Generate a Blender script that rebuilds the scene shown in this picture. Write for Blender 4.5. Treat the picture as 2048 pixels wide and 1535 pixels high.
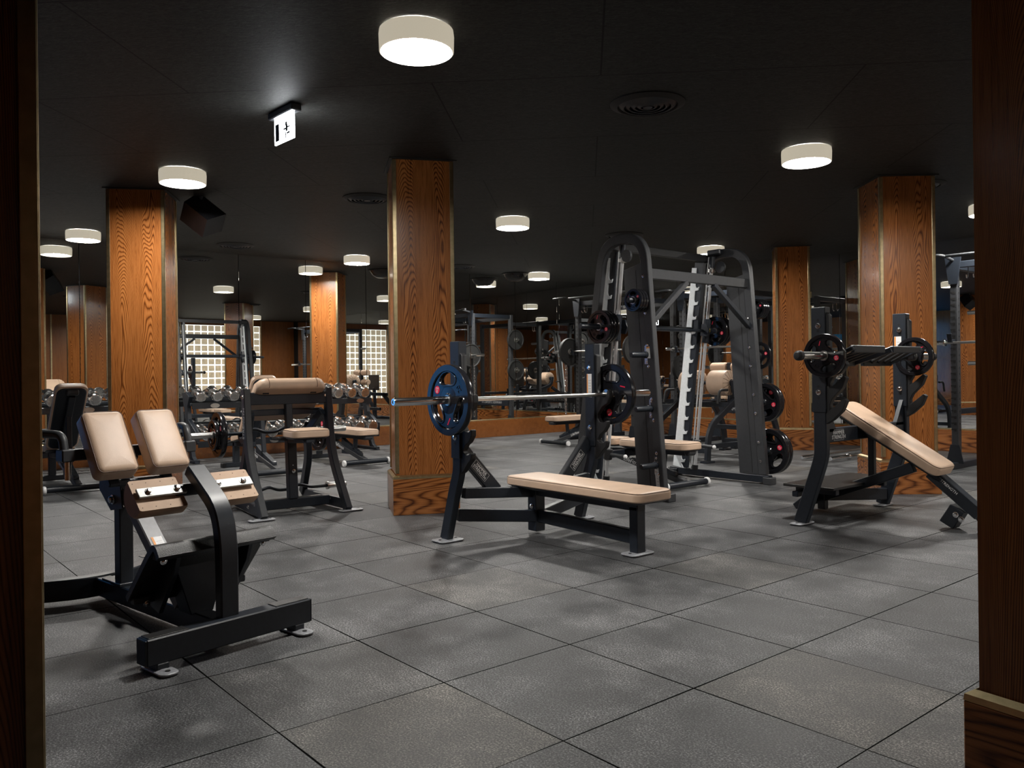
import bpy, bmesh, math, random
from mathutils import Vector, Matrix
from math import pi, sin, cos, radians as R
for o in list(bpy.data.objects): bpy.data.objects.remove(o)
S = bpy.context.scene
COL = S.collection
random.seed(7)
# ---------------------------------------------------------------- camera, world, exposure
CAMH, FPX, ROLL, HY, ROOMH = 1.1, 1650.0, 0.0115, 745.0, 2.787
EAX = Vector((0.6396, 0.7687, 0.0)).normalized()      # camera right, in room axes
DIR = Vector((-0.7687, 0.6396, 0.0)).normalized()     # camera forward, in room axes
UPV = Vector((0, 0, 1))
cam = bpy.data.cameras.new('camera'); camo = bpy.data.objects.new('camera', cam); COL.objects.link(camo)
rr = EAX*cos(ROLL) - UPV*sin(ROLL); uu = UPV*cos(ROLL) + EAX*sin(ROLL)
M = Matrix((rr, uu, -DIR)).transposed().to_4x4(); M.translation = (0, 0, CAMH)
camo.matrix_world = M
cam.sensor_width = 36.0; cam.lens = FPX/2048*36.0; cam.shift_y = (HY-767.5)/2048.0; cam.clip_start = 0.05
S.camera = camo
S.view_settings.view_transform = 'Standard'; S.view_settings.look = 'None'
S.view_settings.gamma = 1.0; S.view_settings.use_curve_mapping = False
S.view_settings.exposure = 0.35
W = bpy.data.worlds.new('world'); S.world = W; W.use_nodes = True
W.node_tree.nodes['Background'].inputs[0].default_value = (0.012, 0.014, 0.018, 1)
W.node_tree.nodes['Background'].inputs[1].default_value = 1.0
S.cycles.max_bounces = 10; S.cycles.glossy_bounces = 8; S.cycles.diffuse_bounces = 4
S.cycles.sample_clamp_indirect = 3.0
LAMP_POWER = 210.0
# ---------------------------------------------------------------- materials
def mat(name, col=(0.5, 0.5, 0.5), rough=0.5, metal=0.0, spec=0.5, emit=None, es=0.0, coat=0.0, nscale=0, nvar=0.0, bump=0.0, bscale=200):
    m = bpy.data.materials.new(name); m.use_nodes = True; nt = m.node_tree; b = nt.nodes['Principled BSDF']
    b.inputs['Base Color'].default_value = (*col, 1); b.inputs['Roughness'].default_value = rough
    b.inputs['Metallic'].default_value = metal; b.inputs['Specular IOR Level'].default_value = spec
    b.inputs['Coat Weight'].default_value = coat; b.inputs['Coat Roughness'].default_value = 0.15
    if emit: b.inputs['Emission Color'].default_value = (*emit, 1); b.inputs['Emission Strength'].default_value = es
    tc = nt.nodes.new('ShaderNodeTexCoord')
    if nscale:
        n = nt.nodes.new('ShaderNodeTexNoise'); n.inputs['Scale'].default_value = nscale; n.inputs['Detail'].default_value = 4
        nt.links.new(tc.outputs['Object'], n.inputs['Vector'])
        r = nt.nodes.new('ShaderNodeValToRGB'); r.color_ramp.elements[0].position = .3; r.color_ramp.elements[1].position = .7
        r.color_ramp.elements[0].color = (*[max(0, c*(1-nvar)) for c in col], 1); r.color_ramp.elements[1].color = (*[min(1, c*(1+nvar)) for c in col], 1)
        nt.links.new(n.outputs['Fac'], r.inputs['Fac']); nt.links.new(r.outputs['Color'], b.inputs['Base Color'])
    if bump:
        n = nt.nodes.new('ShaderNodeTexNoise'); n.inputs['Scale'].default_value = bscale; n.inputs['Detail'].default_value = 3
        nt.links.new(tc.outputs['Object'], n.inputs['Vector'])
        bp = nt.nodes.new('ShaderNodeBump'); bp.inputs['Strength'].default_value = bump; bp.inputs['Distance'].default_value = 0.002
        nt.links.new(n.outputs['Fac'], bp.inputs['Height']); nt.links.new(bp.outputs['Normal'], b.inputs['Normal'])
    return m
def nd(nt, t, **k):
    n = nt.nodes.new(t)
    for a, v in k.items():
        if a in n.inputs.keys(): n.inputs[a].default_value = v
        else: setattr(n, a, v)
    return n
def ramp(nt, fac, stops):
    r = nt.nodes.new('ShaderNodeValToRGB'); e = r.color_ramp.elements
    while len(e) < len(stops): e.new(0.5)
    for i, (p, c) in enumerate(stops): e[i].position = p; e[i].color = (*c, 1)
    nt.links.new(fac, r.inputs['Fac']); return r.outputs['Color']
def wood(name, horiz=False, dark=1.0, seed=0.0, rough=0.27):
    m = bpy.data.materials.new(name); m.use_nodes = True; nt = m.node_tree; b = nt.nodes['Principled BSDF']; L = nt.links.new
    tc = nd(nt, 'ShaderNodeTexCoord'); mp = nd(nt, 'ShaderNodeMapping')
    L(tc.outputs['Object'], mp.inputs['Vector'])
    mp.inputs['Location'].default_value = (seed, seed*1.7, seed*2.3)
    if horiz: mp.inputs['Rotation'].default_value = (0, R(90), 0)
    mq = nd(nt, 'ShaderNodeMapping'); L(tc.outputs['Object'], mq.inputs['Vector'])
    if horiz: mq.inputs['Rotation'].default_value = (0, R(90), 0)
    sep = nd(nt, 'ShaderNodeSeparateXYZ'); L(mq.outputs[0], sep.inputs[0])
    # cathedral figure: wide rings distorted along the length
    st = nd(nt, 'ShaderNodeMapping'); st.inputs['Scale'].default_value = (1.0, 1.0, 0.13) ; L(mp.outputs[0], st.inputs['Vector'])
    n1 = nd(nt, 'ShaderNodeTexNoise', Scale=5.0, Detail=2.0, Roughness=0.4); L(st.outputs[0], n1.inputs['Vector'])
    mu = nd(nt, 'ShaderNodeMath', operation='MULTIPLY'); L(n1.outputs['Fac'], mu.inputs[0]); mu.inputs[1].default_value = 40.0
    def mth(op, a_, b_=None, c_=None):
        n_ = nd(nt, 'ShaderNodeMath', operation=op)
        for i_, v_ in enumerate((a_, b_, c_)):
            if v_ is None: continue
            if isinstance(v_, (int, float)): n_.inputs[i_].default_value = v_
            else: L(v_, n_.inputs[i_])
        return n_.outputs[0]
    def g2(o_): t_ = mth('SUBTRACT', mth('ABSOLUTE', o_), .115); return mth('MULTIPLY', t_, t_)
    q_ = mth('MULTIPLY', mth('ADD', g2(sep.outputs[0]), g2(sep.outputs[1])), 4.0 if horiz else 46.0)
    f_ = mth('MULTIPLY_ADD', n1.outputs['Fac'], .6 if horiz else 1.5, mth('ADD', q_, mth('MULTIPLY', sep.outputs[2], .12 if horiz else .55)))
    mu = nd(nt, 'ShaderNodeMath', operation='MULTIPLY'); L(f_, mu.inputs[0]); mu.inputs[1].default_value = 26.0
    fr = nd(nt, 'ShaderNodeMath', operation='PINGPONG'); L(mu.outputs[0], fr.inputs[0]); fr.inputs[1].default_value = 0.5
    pw = nd(nt, 'ShaderNodeMath', operation='POWER'); m2_ = nd(nt, 'ShaderNodeMath', operation='MULTIPLY'); L(fr.outputs[0], m2_.inputs[0]); m2_.inputs[1].default_value = 2.0; L(m2_.outputs[0], pw.inputs[0]); pw.inputs[1].default_value = 0.6; fr = pw
    # pores
    sp = nd(nt, 'ShaderNodeMapping'); sp.inputs['Scale'].default_value = (1.0, 1.0, 0.03); L(mp.outputs[0], sp.inputs['Vector'])
    n2 = nd(nt, 'ShaderNodeTexNoise', Scale=190.0, Detail=3.0, Roughness=0.6); L(sp.outputs[0], n2.inputs['Vector'])
    n3 = nd(nt, 'ShaderNodeTexNoise', Scale=14.0, Detail=2.0); L(sp.outputs[0], n3.inputs['Vector'])
    a = nd(nt, 'ShaderNodeMath', operation='MULTIPLY_ADD'); L(fr.outputs[0], a.inputs[0]); a.inputs[1].default_value = 0.30; L(n2.outputs['Fac'], a.inputs[2])
    a2 = nd(nt, 'ShaderNodeMath', operation='MULTIPLY_ADD'); L(n3.outputs['Fac'], a2.inputs[0]); a2.inputs[1].default_value = 0.35; L(a.outputs[0], a2.inputs[2])
    d = dark
    c = ramp(nt, a2.outputs[0], [(0.52, (0.055*d, 0.017*d, 0.006*d)), (0.70, (0.21*d, 0.068*d, 0.016*d)), (0.88, (0.32*d, 0.112*d, 0.028*d)), (1.0, (0.36*d, 0.135*d, 0.036*d))])
    lc = ramp(nt, fr.outputs[0], [(0.25, (.46, .40, .36)), (0.60, (.88, .86, .84)), (0.85, (1, 1, 1))])
    mm_ = nd(nt, 'ShaderNodeMix', data_type='RGBA', blend_type='MULTIPLY'); mm_.inputs[0].default_value = 1.0
    L(c, mm_.inputs[6]); L(lc, mm_.inputs[7]); L(mm_.outputs[2], b.inputs['Base Color']); b.inputs['Roughness'].default_value = rough
    b.inputs['Coat Weight'].default_value = 0.25; b.inputs['Coat Roughness'].default_value = 0.12
    bp = nd(nt, 'ShaderNodeBump', Strength=0.12, Distance=0.001); L(n2.outputs['Fac'], bp.inputs['Height']); L(bp.outputs[0], b.inputs['Normal'])
    return m
def floor_mat():
    m = bpy.data.materials.new('rubber_tiles'); m.use_nodes = True; nt = m.node_tree; b = nt.nodes['Principled BSDF']; L = nt.links.new
    g = nd(nt, 'ShaderNodeNewGeometry'); mp = nd(nt, 'ShaderNodeMapping'); L(g.outputs['Position'], mp.inputs['Vector'])
    T = 0.6193
    mp.inputs['Location'].default_value = (3.04/T, -1.066/T, 0); mp.inputs['Scale'].default_value = (1/T, 1/T, 1)
    sep = nd(nt, 'ShaderNodeSeparateXYZ'); L(mp.outputs[0], sep.inputs[0])
    wn = nd(nt, 'ShaderNodeTexNoise', Scale=1.2, Detail=1.0); L(g.outputs['Position'], wn.inputs['Vector'])
    gaps = []
    for ax in (0, 1):
        ad = nd(nt, 'ShaderNodeMath', operation='MULTIPLY_ADD'); L(wn.outputs['Fac'], ad.inputs[0]); ad.inputs[1].default_value = 0.006; L(sep.outputs[ax], ad.inputs[2])
        fr = nd(nt, 'ShaderNodeMath', operation='FRACT'); L(ad.outputs[0], fr.inputs[0])
        s = nd(nt, 'ShaderNodeMath', operation='SUBTRACT'); L(fr.outputs[0], s.inputs[0]); s.inputs[1].default_value = 0.5
        ab = nd(nt, 'ShaderNodeMath', operation='ABSOLUTE'); L(s.outputs[0], ab.inputs[0]); gaps.append(ab.outputs[0])
    mx = nd(nt, 'ShaderNodeMath', operation='MAXIMUM'); L(gaps[0], mx.inputs[0]); L(gaps[1], mx.inputs[1])
    gw = nd(nt, 'ShaderNodeMath', operation='GREATER_THAN'); L(mx.outputs[0], gw.inputs[0]); gt = nd(nt, 'ShaderNodeMath', operation='MULTIPLY_ADD'); L(wn.outputs['Fac'], gt.inputs[0]); gt.inputs[1].default_value = .012; gt.inputs[2].default_value = .4890; L(gt.outputs[0], gw.inputs[1])
    # per tile tone
    fl = nd(nt, 'ShaderNodeVectorMath', operation='FLOOR'); L(mp.outputs[0], fl.inputs[0])
    wh = nd(nt, 'ShaderNodeTexWhiteNoise'); wh.noise_dimensions = '2D'; L(fl.outputs[0], wh.inputs['Vector'])
    n1 = nd(nt, 'ShaderNodeTexNoise', Scale=2.6, Detail=6.0, Roughness=0.68); L(g.outputs['Position'], n1.inputs['Vector'])
    n2 = nd(nt, 'ShaderNodeTexNoise', Scale=150.0, Detail=3.0, Roughness=0.8); L(g.outputs['Position'], n2.inputs['Vector'])
    c1 = ramp(nt, n1.outputs['Fac'], [(0.34, (0.029, 0.030, 0.032)), (0.50, (0.071, 0.073, 0.076)), (0.66, (0.150, 0.152, 0.156))])
    c2 = ramp(nt, n2.outputs['Fac'], [(0.38, (0.14, 0.14, 0.14)), (0.52, (0.8, 0.8, 0.8)), (0.66, (3.0, 2.95, 2.85))])
    mm = nd(nt, 'ShaderNodeMix', data_type='RGBA', blend_type='MULTIPLY'); mm.inputs[0].default_value = 1; L(c1, mm.inputs[6]); L(c2, mm.inputs[7])
    c3 = ramp(nt, wh.outputs['Value'], [(0.0, (0.84, 0.84, 0.85)), (0.8, (1.08, 1.08, 1.08)), (1.0, (1.2, 1.12, 1.0))])
    m2 = nd(nt, 'ShaderNodeMix', data_type='RGBA', blend_type='MULTIPLY'); m2.inputs[0].default_value = 1; L(mm.outputs[2], m2.inputs[6]); L(c3, m2.inputs[7])
    m3 = nd(nt, 'ShaderNodeMix', data_type='RGBA'); L(gw.outputs[0], m3.inputs[0]); L(m2.outputs[2], m3.inputs[6]); m3.inputs[7].default_value = (0.006, 0.006, 0.006, 1)
    L(m3.outputs[2], b.inputs['Base Color'])
    rr_ = ramp(nt, n1.outputs['Fac'], [(0.3, (0.46, 0.46, 0.46)), (0.7, (0.62, 0.62, 0.62))]); L(rr_, b.inputs['Roughness'])
    sg_ = nd(nt, 'ShaderNodeMath', operation='MULTIPLY_ADD'); L(gw.outputs[0], sg_.inputs[0]); sg_.inputs[1].default_value = -.45; sg_.inputs[2].default_value = .45; L(sg_.outputs[0], b.inputs['Specular IOR Level'])
    bp = nd(nt, 'ShaderNodeBump', Strength=0.5, Distance=0.002); L(n2.outputs['Fac'], bp.inputs['Height']); L(bp.outputs[0], b.inputs['Normal'])
    return m
def ceiling_mat():
    m = bpy.data.materials.new('black_strand_board'); m.use_nodes = True; nt = m.node_tree; b = nt.nodes['Principled BSDF']; L = nt.links.new
    g = nd(nt, 'ShaderNodeNewGeometry'); mp = nd(nt, 'ShaderNodeMapping'); L(g.outputs['Position'], mp.inputs['Vector'])
    mp.inputs['Rotation'].default_value = (0, 0, R(-45.2)); mp.inputs['Location'].default_value = (-0.11, -4.73, 0)
    br = nd(nt, 'ShaderNodeTexBrick'); br.offset = 0.4; L(mp.outputs[0], br.inputs['Vector'])
    br.inputs['Scale'].default_value = 1; br.inputs['Brick Width'].default_value = 2.44; br.inputs['Row Height'].default_value = 1.22
    br.inputs['Mortar Size'].default_value = 0.005; br.inputs['Mortar Smooth'].default_value = 0.0
    st = nd(nt, 'ShaderNodeMapping'); st.inputs['Scale'].default_value = (1, 3.5, 1); L(mp.outputs[0], st.inputs['Vector'])
    n1 = nd(nt, 'ShaderNodeTexNoise', Scale=26.0, Detail=4.0, Roughness=0.6, Distortion=1.4); L(st.outputs[0], n1.inputs['Vector'])
    c = ramp(nt, n1.outputs['Fac'], [(0.3, (0.010, 0.010, 0.010)), (0.55, (0.030, 0.031, 0.029)), (0.75, (0.062, 0.062, 0.057))])
    mx = nd(nt, 'ShaderNodeMix', data_type='RGBA'); L(br.outputs['Fac'], mx.inputs[0]); L(c, mx.inputs[6]); mx.inputs[7].default_value = (0.0015, 0.0015, 0.0015, 1)
    L(mx.outputs[2], b.inputs['Base Color']); b.inputs['Roughness'].default_value = 0.62; b.inputs['Specular IOR Level'].default_value = 0.14
    bp = nd(nt, 'ShaderNodeBump', Strength=0.35, Distance=0.004); L(n1.outputs['Fac'], bp.inputs['Height']); L(bp.outputs[0], b.inputs['Normal'])
    return m
M_FLOOR, M_CEIL = floor_mat(), ceiling_mat()
M_WOOD = [wood('oak_veneer_%d' % i, seed=i*3.1) for i in range(4)]
M_WOODH = wood('oak_plinth', horiz=True, dark=0.9)
M_BRASS = mat('brushed_brass', (0.55, 0.45, 0.26), 0.32, 1.0, nscale=30, nvar=.15)
M_STEEL = mat('blue_tinted_black_steel', (0.012, 0.016, 0.023), 0.40, 0.0, 0.5, nscale=60, nvar=.15, bump=.06, bscale=500)  # black paint; navy tint in the colour stands in for blue light
M_GREY = mat('graphite_steel', (0.034, 0.036, 0.040), 0.44, 0.0, 0.5, bump=.06, bscale=500, nscale=50, nvar=.1)
M_STRUT = mat('grey_strut_highlight', (0.16, 0.16, 0.165), 0.42, 0.3, nscale=50, nvar=.08)  # lighter base colour stands in for the lamp highlight on the strut
M_RUB = mat('black_rubber', (0.012, 0.012, 0.013), 0.55, 0, 0.4, bump=.3, bscale=300)
M_GLOSS = mat('gloss_urethane', (0.010, 0.010, 0.012), 0.17, 0, 0.5, nscale=20, nvar=.2)
M_PLATE = mat('dull_rubber_plate', (0.018, 0.018, 0.018), 0.6, 0, 0.35, bump=.2, bscale=250)
M_FOOT = mat('grey_foot_plate', (0.30, 0.31, 0.33), 0.42, 0.3, nscale=80, nvar=.2)
M_CHROME = mat('chrome', (0.82, 0.82, 0.82), 0.17, 1.0, nscale=40, nvar=.04)
M_SATIN = mat('satin_steel', (0.55, 0.54, 0.52), 0.28, 1.0, nscale=40, nvar=.08)
M_ALU = mat('dull_aluminium', (0.36, 0.36, 0.35), 0.5, 0.4, nscale=40, nvar=.08)
M_ROD = mat('polished_rod', (0.62, 0.63, 0.64), 0.25, 0.45, nscale=40, nvar=.05)
M_RACKW = mat('glare_white_steel', (0.86, 0.90, 0.92), 0.45, 0.1, nscale=60, nvar=.05)  # light steel, whitened in colour to carry the lamp reflection
M_TAN = mat('tan_leather', (0.58, 0.415, 0.30), 0.42, 0, 0.45, nscale=9, nvar=.07, bump=.25, bscale=420)
M_TAN2 = mat('tan_backing', (0.50, 0.345, 0.24), 0.6, 0, 0.3, nscale=12, nvar=.08)
M_SEAM = mat('dark_seam', (0.10, 0.055, 0.03), 0.6, nscale=50, nvar=.1)
M_RED = mat('red_sticker', (0.75, 0.01, 0.05), 0.4, nscale=50, nvar=.05)
M_WHITE = mat('white_print', (0.8, 0.8, 0.8), 0.5, nscale=50, nvar=.03)
M_SILV = mat('silver_print', (0.42, 0.42, 0.42), 0.5, nscale=50, nvar=.03)
M_ORANGE = mat('orange_print', (0.75, 0.28, 0.04), 0.5, nscale=50, nvar=.05)
M_YEL = mat('yellow_print', (0.8, 0.65, 0.02), 0.5, nscale=50, nvar=.05)
M_BLUE = mat('cyan_board', (0.03, 0.38, 0.62), 0.5, nscale=30, nvar=.05)
M_DARK = mat('matte_black', (0.006, 0.006, 0.006), 0.7, nscale=50, nvar=.1)
M_GRIT = mat('black_grip_tape', (0.02, 0.02, 0.02), 0.35, 0, 0.6, bump=1.0, bscale=260)
M_MIRROR = mat('mirror_glass', (0.86, 0.87, 0.86), 0.0, 1.0, nscale=3, nvar=.005)
M_GLASSE = mat('mirror_edge', (0.6, 0.66, 0.64), 0.15, 0.8, nscale=3, nvar=.05)
M_LAMP = mat('lamp_diffuser', (0.9, 0.88, 0.84), 0.5, emit=(1.0, 0.965, 0.91), es=LAMP_POWER, nscale=3, nvar=.01)
M_LRING = mat('lamp_glass', (0.62, 0.58, 0.5), 0.25, 0.0, 0.5, emit=(1.0, 0.9, 0.7), es=0.35, nscale=3, nvar=.05)
M_SIGN = mat('sign_panel', (0.9, 0.9, 0.9), 0.5, emit=(0.93, 0.97, 1.0), es=20.0, nscale=3, nvar=.01)
M_BLOCK = mat('glass_block', (0.30, 0.22, 0.13), 0.15, 0, 0.6, emit=(1.0, 0.84, 0.60), es=0.30, nscale=9, nvar=.6)
M_MORTAR = mat('white_mortar', (0.85, 0.87, 0.84), 0.6, emit=(0.95, 1.0, 0.95), es=1.0, nscale=14, nvar=.05)
M_BLUEWIN = mat('added_blue_pane', (0.3, 0.5, 0.8), 0.3, emit=(0.07, 0.36, 0.9), es=1.5, nscale=2, nvar=.05)  # blue glow of the added window out of view
M_DRY = mat('grey_plaster', (0.10, 0.10, 0.10), 0.7, nscale=4, nvar=.1)
# ---------------------------------------------------------------- mesh helpers
def fillet(pts, r, n=6):
    P = [Vector(p) for p in pts]; out = [P[0]]
    for i in range(1, len(P)-1):
        a, b, c = P[i-1], P[i], P[i+1]
        d1, d2 = (a-b), (c-b); rr_ = min(r, d1.length*0.49, d2.length*0.49)
        p0, p1 = b+d1.normalized()*rr_, b+d2.normalized()*rr_
        for k in range(n+1):
            t = k/n; out.append(p0*(1-t)**2 + b*2*t*(1-t) + p1*t*t)
    out.append(P[-1]); return out
class MB:
    def __init__(s): s.bm = bmesh.new(); s.mats = [None]
    def mi(s, m):
        if m not in s.mats: s.mats.append(m)
        return s.mats.index(m)
    def add(s, t, m=None, T=None):
        """merge bmesh t"""
        if T is not None: bmesh.ops.transform(t, matrix=T, verts=t.verts)
        k = s.mi(m)
        for f in t.faces: f.material_index = k
        me = bpy.data.meshes.new('t'); t.to_mesh(me); t.free(); s.bm.from_mesh(me); bpy.data.meshes.remove(me); return s
    def box(s, c, size, m=None, rot=None, bev=0.004, seg=1):
        t = bmesh.new(); bmesh.ops.create_cube(t, size=1)
        bmesh.ops.scale(t, vec=size, verts=t.verts)
        if bev: bmesh.ops.bevel(t, geom=t.edges[:], offset=min(bev, min(size)*.3), segments=seg, affect='EDGES', profile=.5)
        Tm = Matrix.Translation(c)
        if rot is not None: Tm = Tm @ rot
        return s.add(t, m, Tm)
    def bar(s, p0, p1, w, h, m=None, up=(0, 0, 1), bev=0.005):
        """rectangular tube between points: w across, h along up"""
        p0, p1 = Vector(p0), Vector(p1); d = p1-p0; x = d.normalized(); u = Vector(up)
        y = u.cross(x)
        if y.length < 1e-4: y = Vector((0, 1, 0)).cross(x)
        y.normalize(); z = x.cross(y)
        rot = Matrix((x, y, z)).transposed().to_4x4()
        return s.box((p0+p1)/2, (d.length, w, h), m, rot, bev)
    def sweep(s, pts, prof, n, m=None, caps=True, closed=False):
        """sweep closed 2D profile [(along n, along side)] ; n = fixed normal axis or None (parallel transport)"""
        t = bmesh.new(); P = [Vector(p) for p in pts]; N = len(P); rings = []
        nv = Vector(n).normalized() if n is not None else None
        prev = None
        for i in range(N):
            a = P[i-1] if (i > 0 or closed) else P[i]; b = P[(i+1) % N] if (i < N-1 or closed) else P[i]
            d = (b-a).normalized()
            if nv is not None: u = nv
            else:
                if prev is None:
                    prev = Vector((0, 0, 1)) if abs(d.z) < .9 else Vector((1, 0, 0))
                u = (prev-d*prev.dot(d)).normalized(); prev = u
            sd = d.cross(u).normalized()
            sc = 1.0
            if 0 < i < N-1 or closed:
                d0 = (P[i]-P[i-1]).normalized(); cs = max(.4, d.dot(d0)); sc = 1/cs
            rings.append([t.verts.new(P[i]+u*q[0]+sd*q[1]*(sc if nv is not None else 1)) for q in prof])
        K = len(prof)
        for i in range(N if closed else N-1):
            A, B = rings[i], rings[(i+1) % N]
            for j in range(K): t.faces.new((A[j], A[(j+1) % K], B[(j+1) % K], B[j]))
        if caps and not closed:
            t.faces.new(rings[0][::-1]); t.faces.new(rings[-1])
        bmesh.ops.recalc_face_normals(t, faces=t.faces)
        return s.add(t, m)
    def rtube(s, pts, w, h, n=(0, 1, 0), m=None, c=0.006):
        a, b = w/2, h/2
        prof = [(-a+c, -b), (a-c, -b), (a, -b+c), (a, b-c), (a-c, b), (-a+c, b), (-a, b-c), (-a, -b+c)]
        return s.sweep(pts, prof, n, m)
    def tube(s, pts, r, m=None, seg=12, closed=False, caps=True):
        prof = [(r*cos(2*pi*k/seg), r*sin(2*pi*k/seg)) for k in range(seg)]
        return s.sweep(pts, prof, None, m, caps, closed)
    def cyl(s, p0, p1, r, m=None, seg=16, bev=0.0):
        p0, p1 = Vector(p0), Vector(p1); L_ = (p1-p0).length
        b = min(bev, L_*.3, r*.5)
        pr = [(0, 0), (r-b, 0), (r, b), (r, L_-b), (r-b, L_), (0, L_)] if b > 0 else [(0, 0), (r, 0), (r, L_), (0, L_)]
        return s.lathe(pr, p0, p1-p0, m, seg)
    def lathe(s, prof, o, ax, m=None, seg=24):
        """prof [(radius, height)] along ax from o"""
        t = bmesh.new(); ax = Vector(ax).normalized()
        q = Vector((0, 0, 1)).rotation_difference(ax).to_matrix().to_4x4()
        rings = []
        for (r, h) in prof:
            if r < 1e-6: rings.append([t.verts.new((0, 0, h))])
            else: rings.append([t.verts.new((r*cos(2*pi*k/seg), r*sin(2*pi*k/seg), h)) for k in range(seg)])
        for A, B in zip(rings[:-1], rings[1:]):
            for k in range(seg):
                k2 = (k+1) % seg
                if len(A) == 1 and len(B) == 1: continue
                if len(A) == 1: t.faces.new((A[0], B[k], B[k2]))
                elif len(B) == 1: t.faces.new((A[k2], A[k], B[0]))
                else: t.faces.new((A[k], A[k2], B[k2], B[k]))
        bmesh.ops.recalc_face_normals(t, faces=t.faces)
        return s.add(t, m, Matrix.Translation(o) @ q)
    def prism(s, poly, th, m=None, T=None, bev=0.0):
        """poly in XY extruded along Z by th (centred)"""
        t = bmesh.new(); v = [t.verts.new((p[0], p[1], -th/2)) for p in poly]; f = t.faces.new(v)
        r = bmesh.ops.extrude_face_region(t, geom=[f]); vs = [e for e in r['geom'] if isinstance(e, bmesh.types.BMVert)]
        bmesh.ops.translate(t, vec=(0, 0, th), verts=vs); bmesh.ops.recalc_face_normals(t, faces=t.faces)
        if bev: bmesh.ops.bevel(t, geom=t.edges[:], offset=bev, segments=1, affect='EDGES')
        return s.add(t, m, T if T is not None else Matrix())
    def quad(s, pts, m=None):
        t = bmesh.new(); t.faces.new([t.verts.new(p) for p in pts]); return s.add(t, m)
    def build(s, name, m=None, parent=None, smooth=35, label=None):
        used = sorted({f.material_index for f in s.bm.faces}) or [0]
        for f in s.bm.faces: f.material_index = used.index(f.material_index)
        ms = [s.mats[i] for i in used]
        me = bpy.data.meshes.new(name)
        s.bm.to_mesh(me); s.bm.free()
        for x in ms: me.materials.append(x or m)
        if smooth:
            me.shade_smooth()
            import_angle(me, R(smooth))
        o = bpy.data.objects.new(name, me); COL.objects.link(o)
        if parent is not None: o.parent = parent
        if label: o['label'] = label
        return o
def import_angle(me, ang):
    bm = bmesh.new(); bm.from_mesh(me)
    for e in bm.edges:
        if len(e.link_faces) == 2: e.smooth = e.calc_face_angle(0) < ang
    bm.to_mesh(me); bm.free()
def thing(name, label, cat, loc=(0, 0, 0), rz=0, group=None):
    o = bpy.data.objects.new(name, None); COL.objects.link(o); o.empty_display_size = .1
    o.location = loc; o.rotation_euler = (0, 0, rz); tag(o, label, cat, group); return o
def tag(o, label, cat, group=None):
    o['label'] = label; o['category'] = cat
    if group: o['group'] = group
    return o
def struct(name, mb, m, parent=None, label=None):
    o = mb.build(name, m, parent)
    if parent is None: o['kind'] = 'structure'
    if label: o['label'] = label
    return o
def dup(root, loc=None, rz=None, label=None, group=None):
    r = root.copy(); COL.objects.link(r)
    if loc is not None: r.location = loc
    if rz is not None: r.rotation_euler = (0, 0, rz)
    if label: r['label'] = label
    if group: r['group'] = group
    def rec(src, dst):
        for ch in list(src.children):
            c = ch.copy(); COL.objects.link(c); c.parent = dst; rec(ch, c)
    rec(root, r); return r
def matx(x, y, z, o=(0, 0, 0)):
    T = Matrix((Vector(x), Vector(y), Vector(z))).transposed().to_4x4(); T.translation = o; return T
def pad_bm(L_, W_, t, R_=0.05, e=0.02, taper=0.0, n=6):
    """upholstered pad: rounded outline, rolled top edge; origin at centre of underside"""
    b = bmesh.new(); rings = []
    def outline(ins):
        pts = []; hx, hy = L_/2-ins, W_/2-ins; r = max(R_-ins, .004)
        for (cx, cy, a0, sx) in ((1, 1, 0, 1), (-1, 1, 90, 1), (-1, -1, 180, 1), (1, -1, 270, 1)):
            hyy = hy - (taper if cx < 0 else 0)
            for k in range(n+1):
                a = R(a0+90*k/n); pts.append((cx*(hx-r)+r*cos(a), cy*(hyy-r)+r*sin(a)))
        return pts
    layers = [(0.010, 0.0), (0.0, 0.008)]
    for k in range(6):
        a = R(90*k/5); layers.append((e*(1-cos(a)), t-e+e*sin(a)))
    layers.append((e+.02, t+.002)); layers.append((e+.045, t+.003))
    for ins, z in layers: rings.append([b.verts.new((x, y, z)) for x, y in outline(ins)])
    K = len(rings[0])
    for A, B in zip(rings[:-1], rings[1:]):
        for k in range(K): b.faces.new((A[k], A[(k+1) % K], B[(k+1) % K], B[k]))
    b.faces.new(rings[0][::-1]); b.faces.new(rings[-1])
    bmesh.ops.recalc_face_normals(b, faces=b.faces)
    return b, outline
def pad(parent, T, L_, W_, t, R_=0.05, e=0.02, name='pad', m=None, taper=0.0, seam=True, backing=True, label=None):
    b, ol = pad_bm(L_, W_, t, R_, e, taper)
    mb = MB(); mb.add(b, m or M_TAN, T); p = mb.build(name, m or M_TAN, parent, 50, label)
    if seam:
        s_ = MB(); s_.tube([T @ Vector((x, y, t-e*.35)) for x, y in ol(e*.15)], 0.0017, M_SEAM, 5, closed=True)
        s_.build('piping', M_SEAM, p)
    if backing:
        q = MB(); q.add(pad_bm(L_-.03, W_-.03, .014, R_, .003, taper)[0], M_STEEL, T @ Matrix.Translation((0, 0, -.012))); q.build('backing_board', M_STEEL, p)
    return p
def bolt(parent, p, ax, r=0.012, m=None):
    mb = MB(); mb.lathe([(0, 0), (r*1.45, 0), (r*1.45, r*.25), (r, r*.3), (r, r*.9), (r*.7, r*1.15), (0, r*1.2)], p, ax, m or M_CHROME, 10)
    return mb.build('bolt', M_CHROME, parent)
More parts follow.
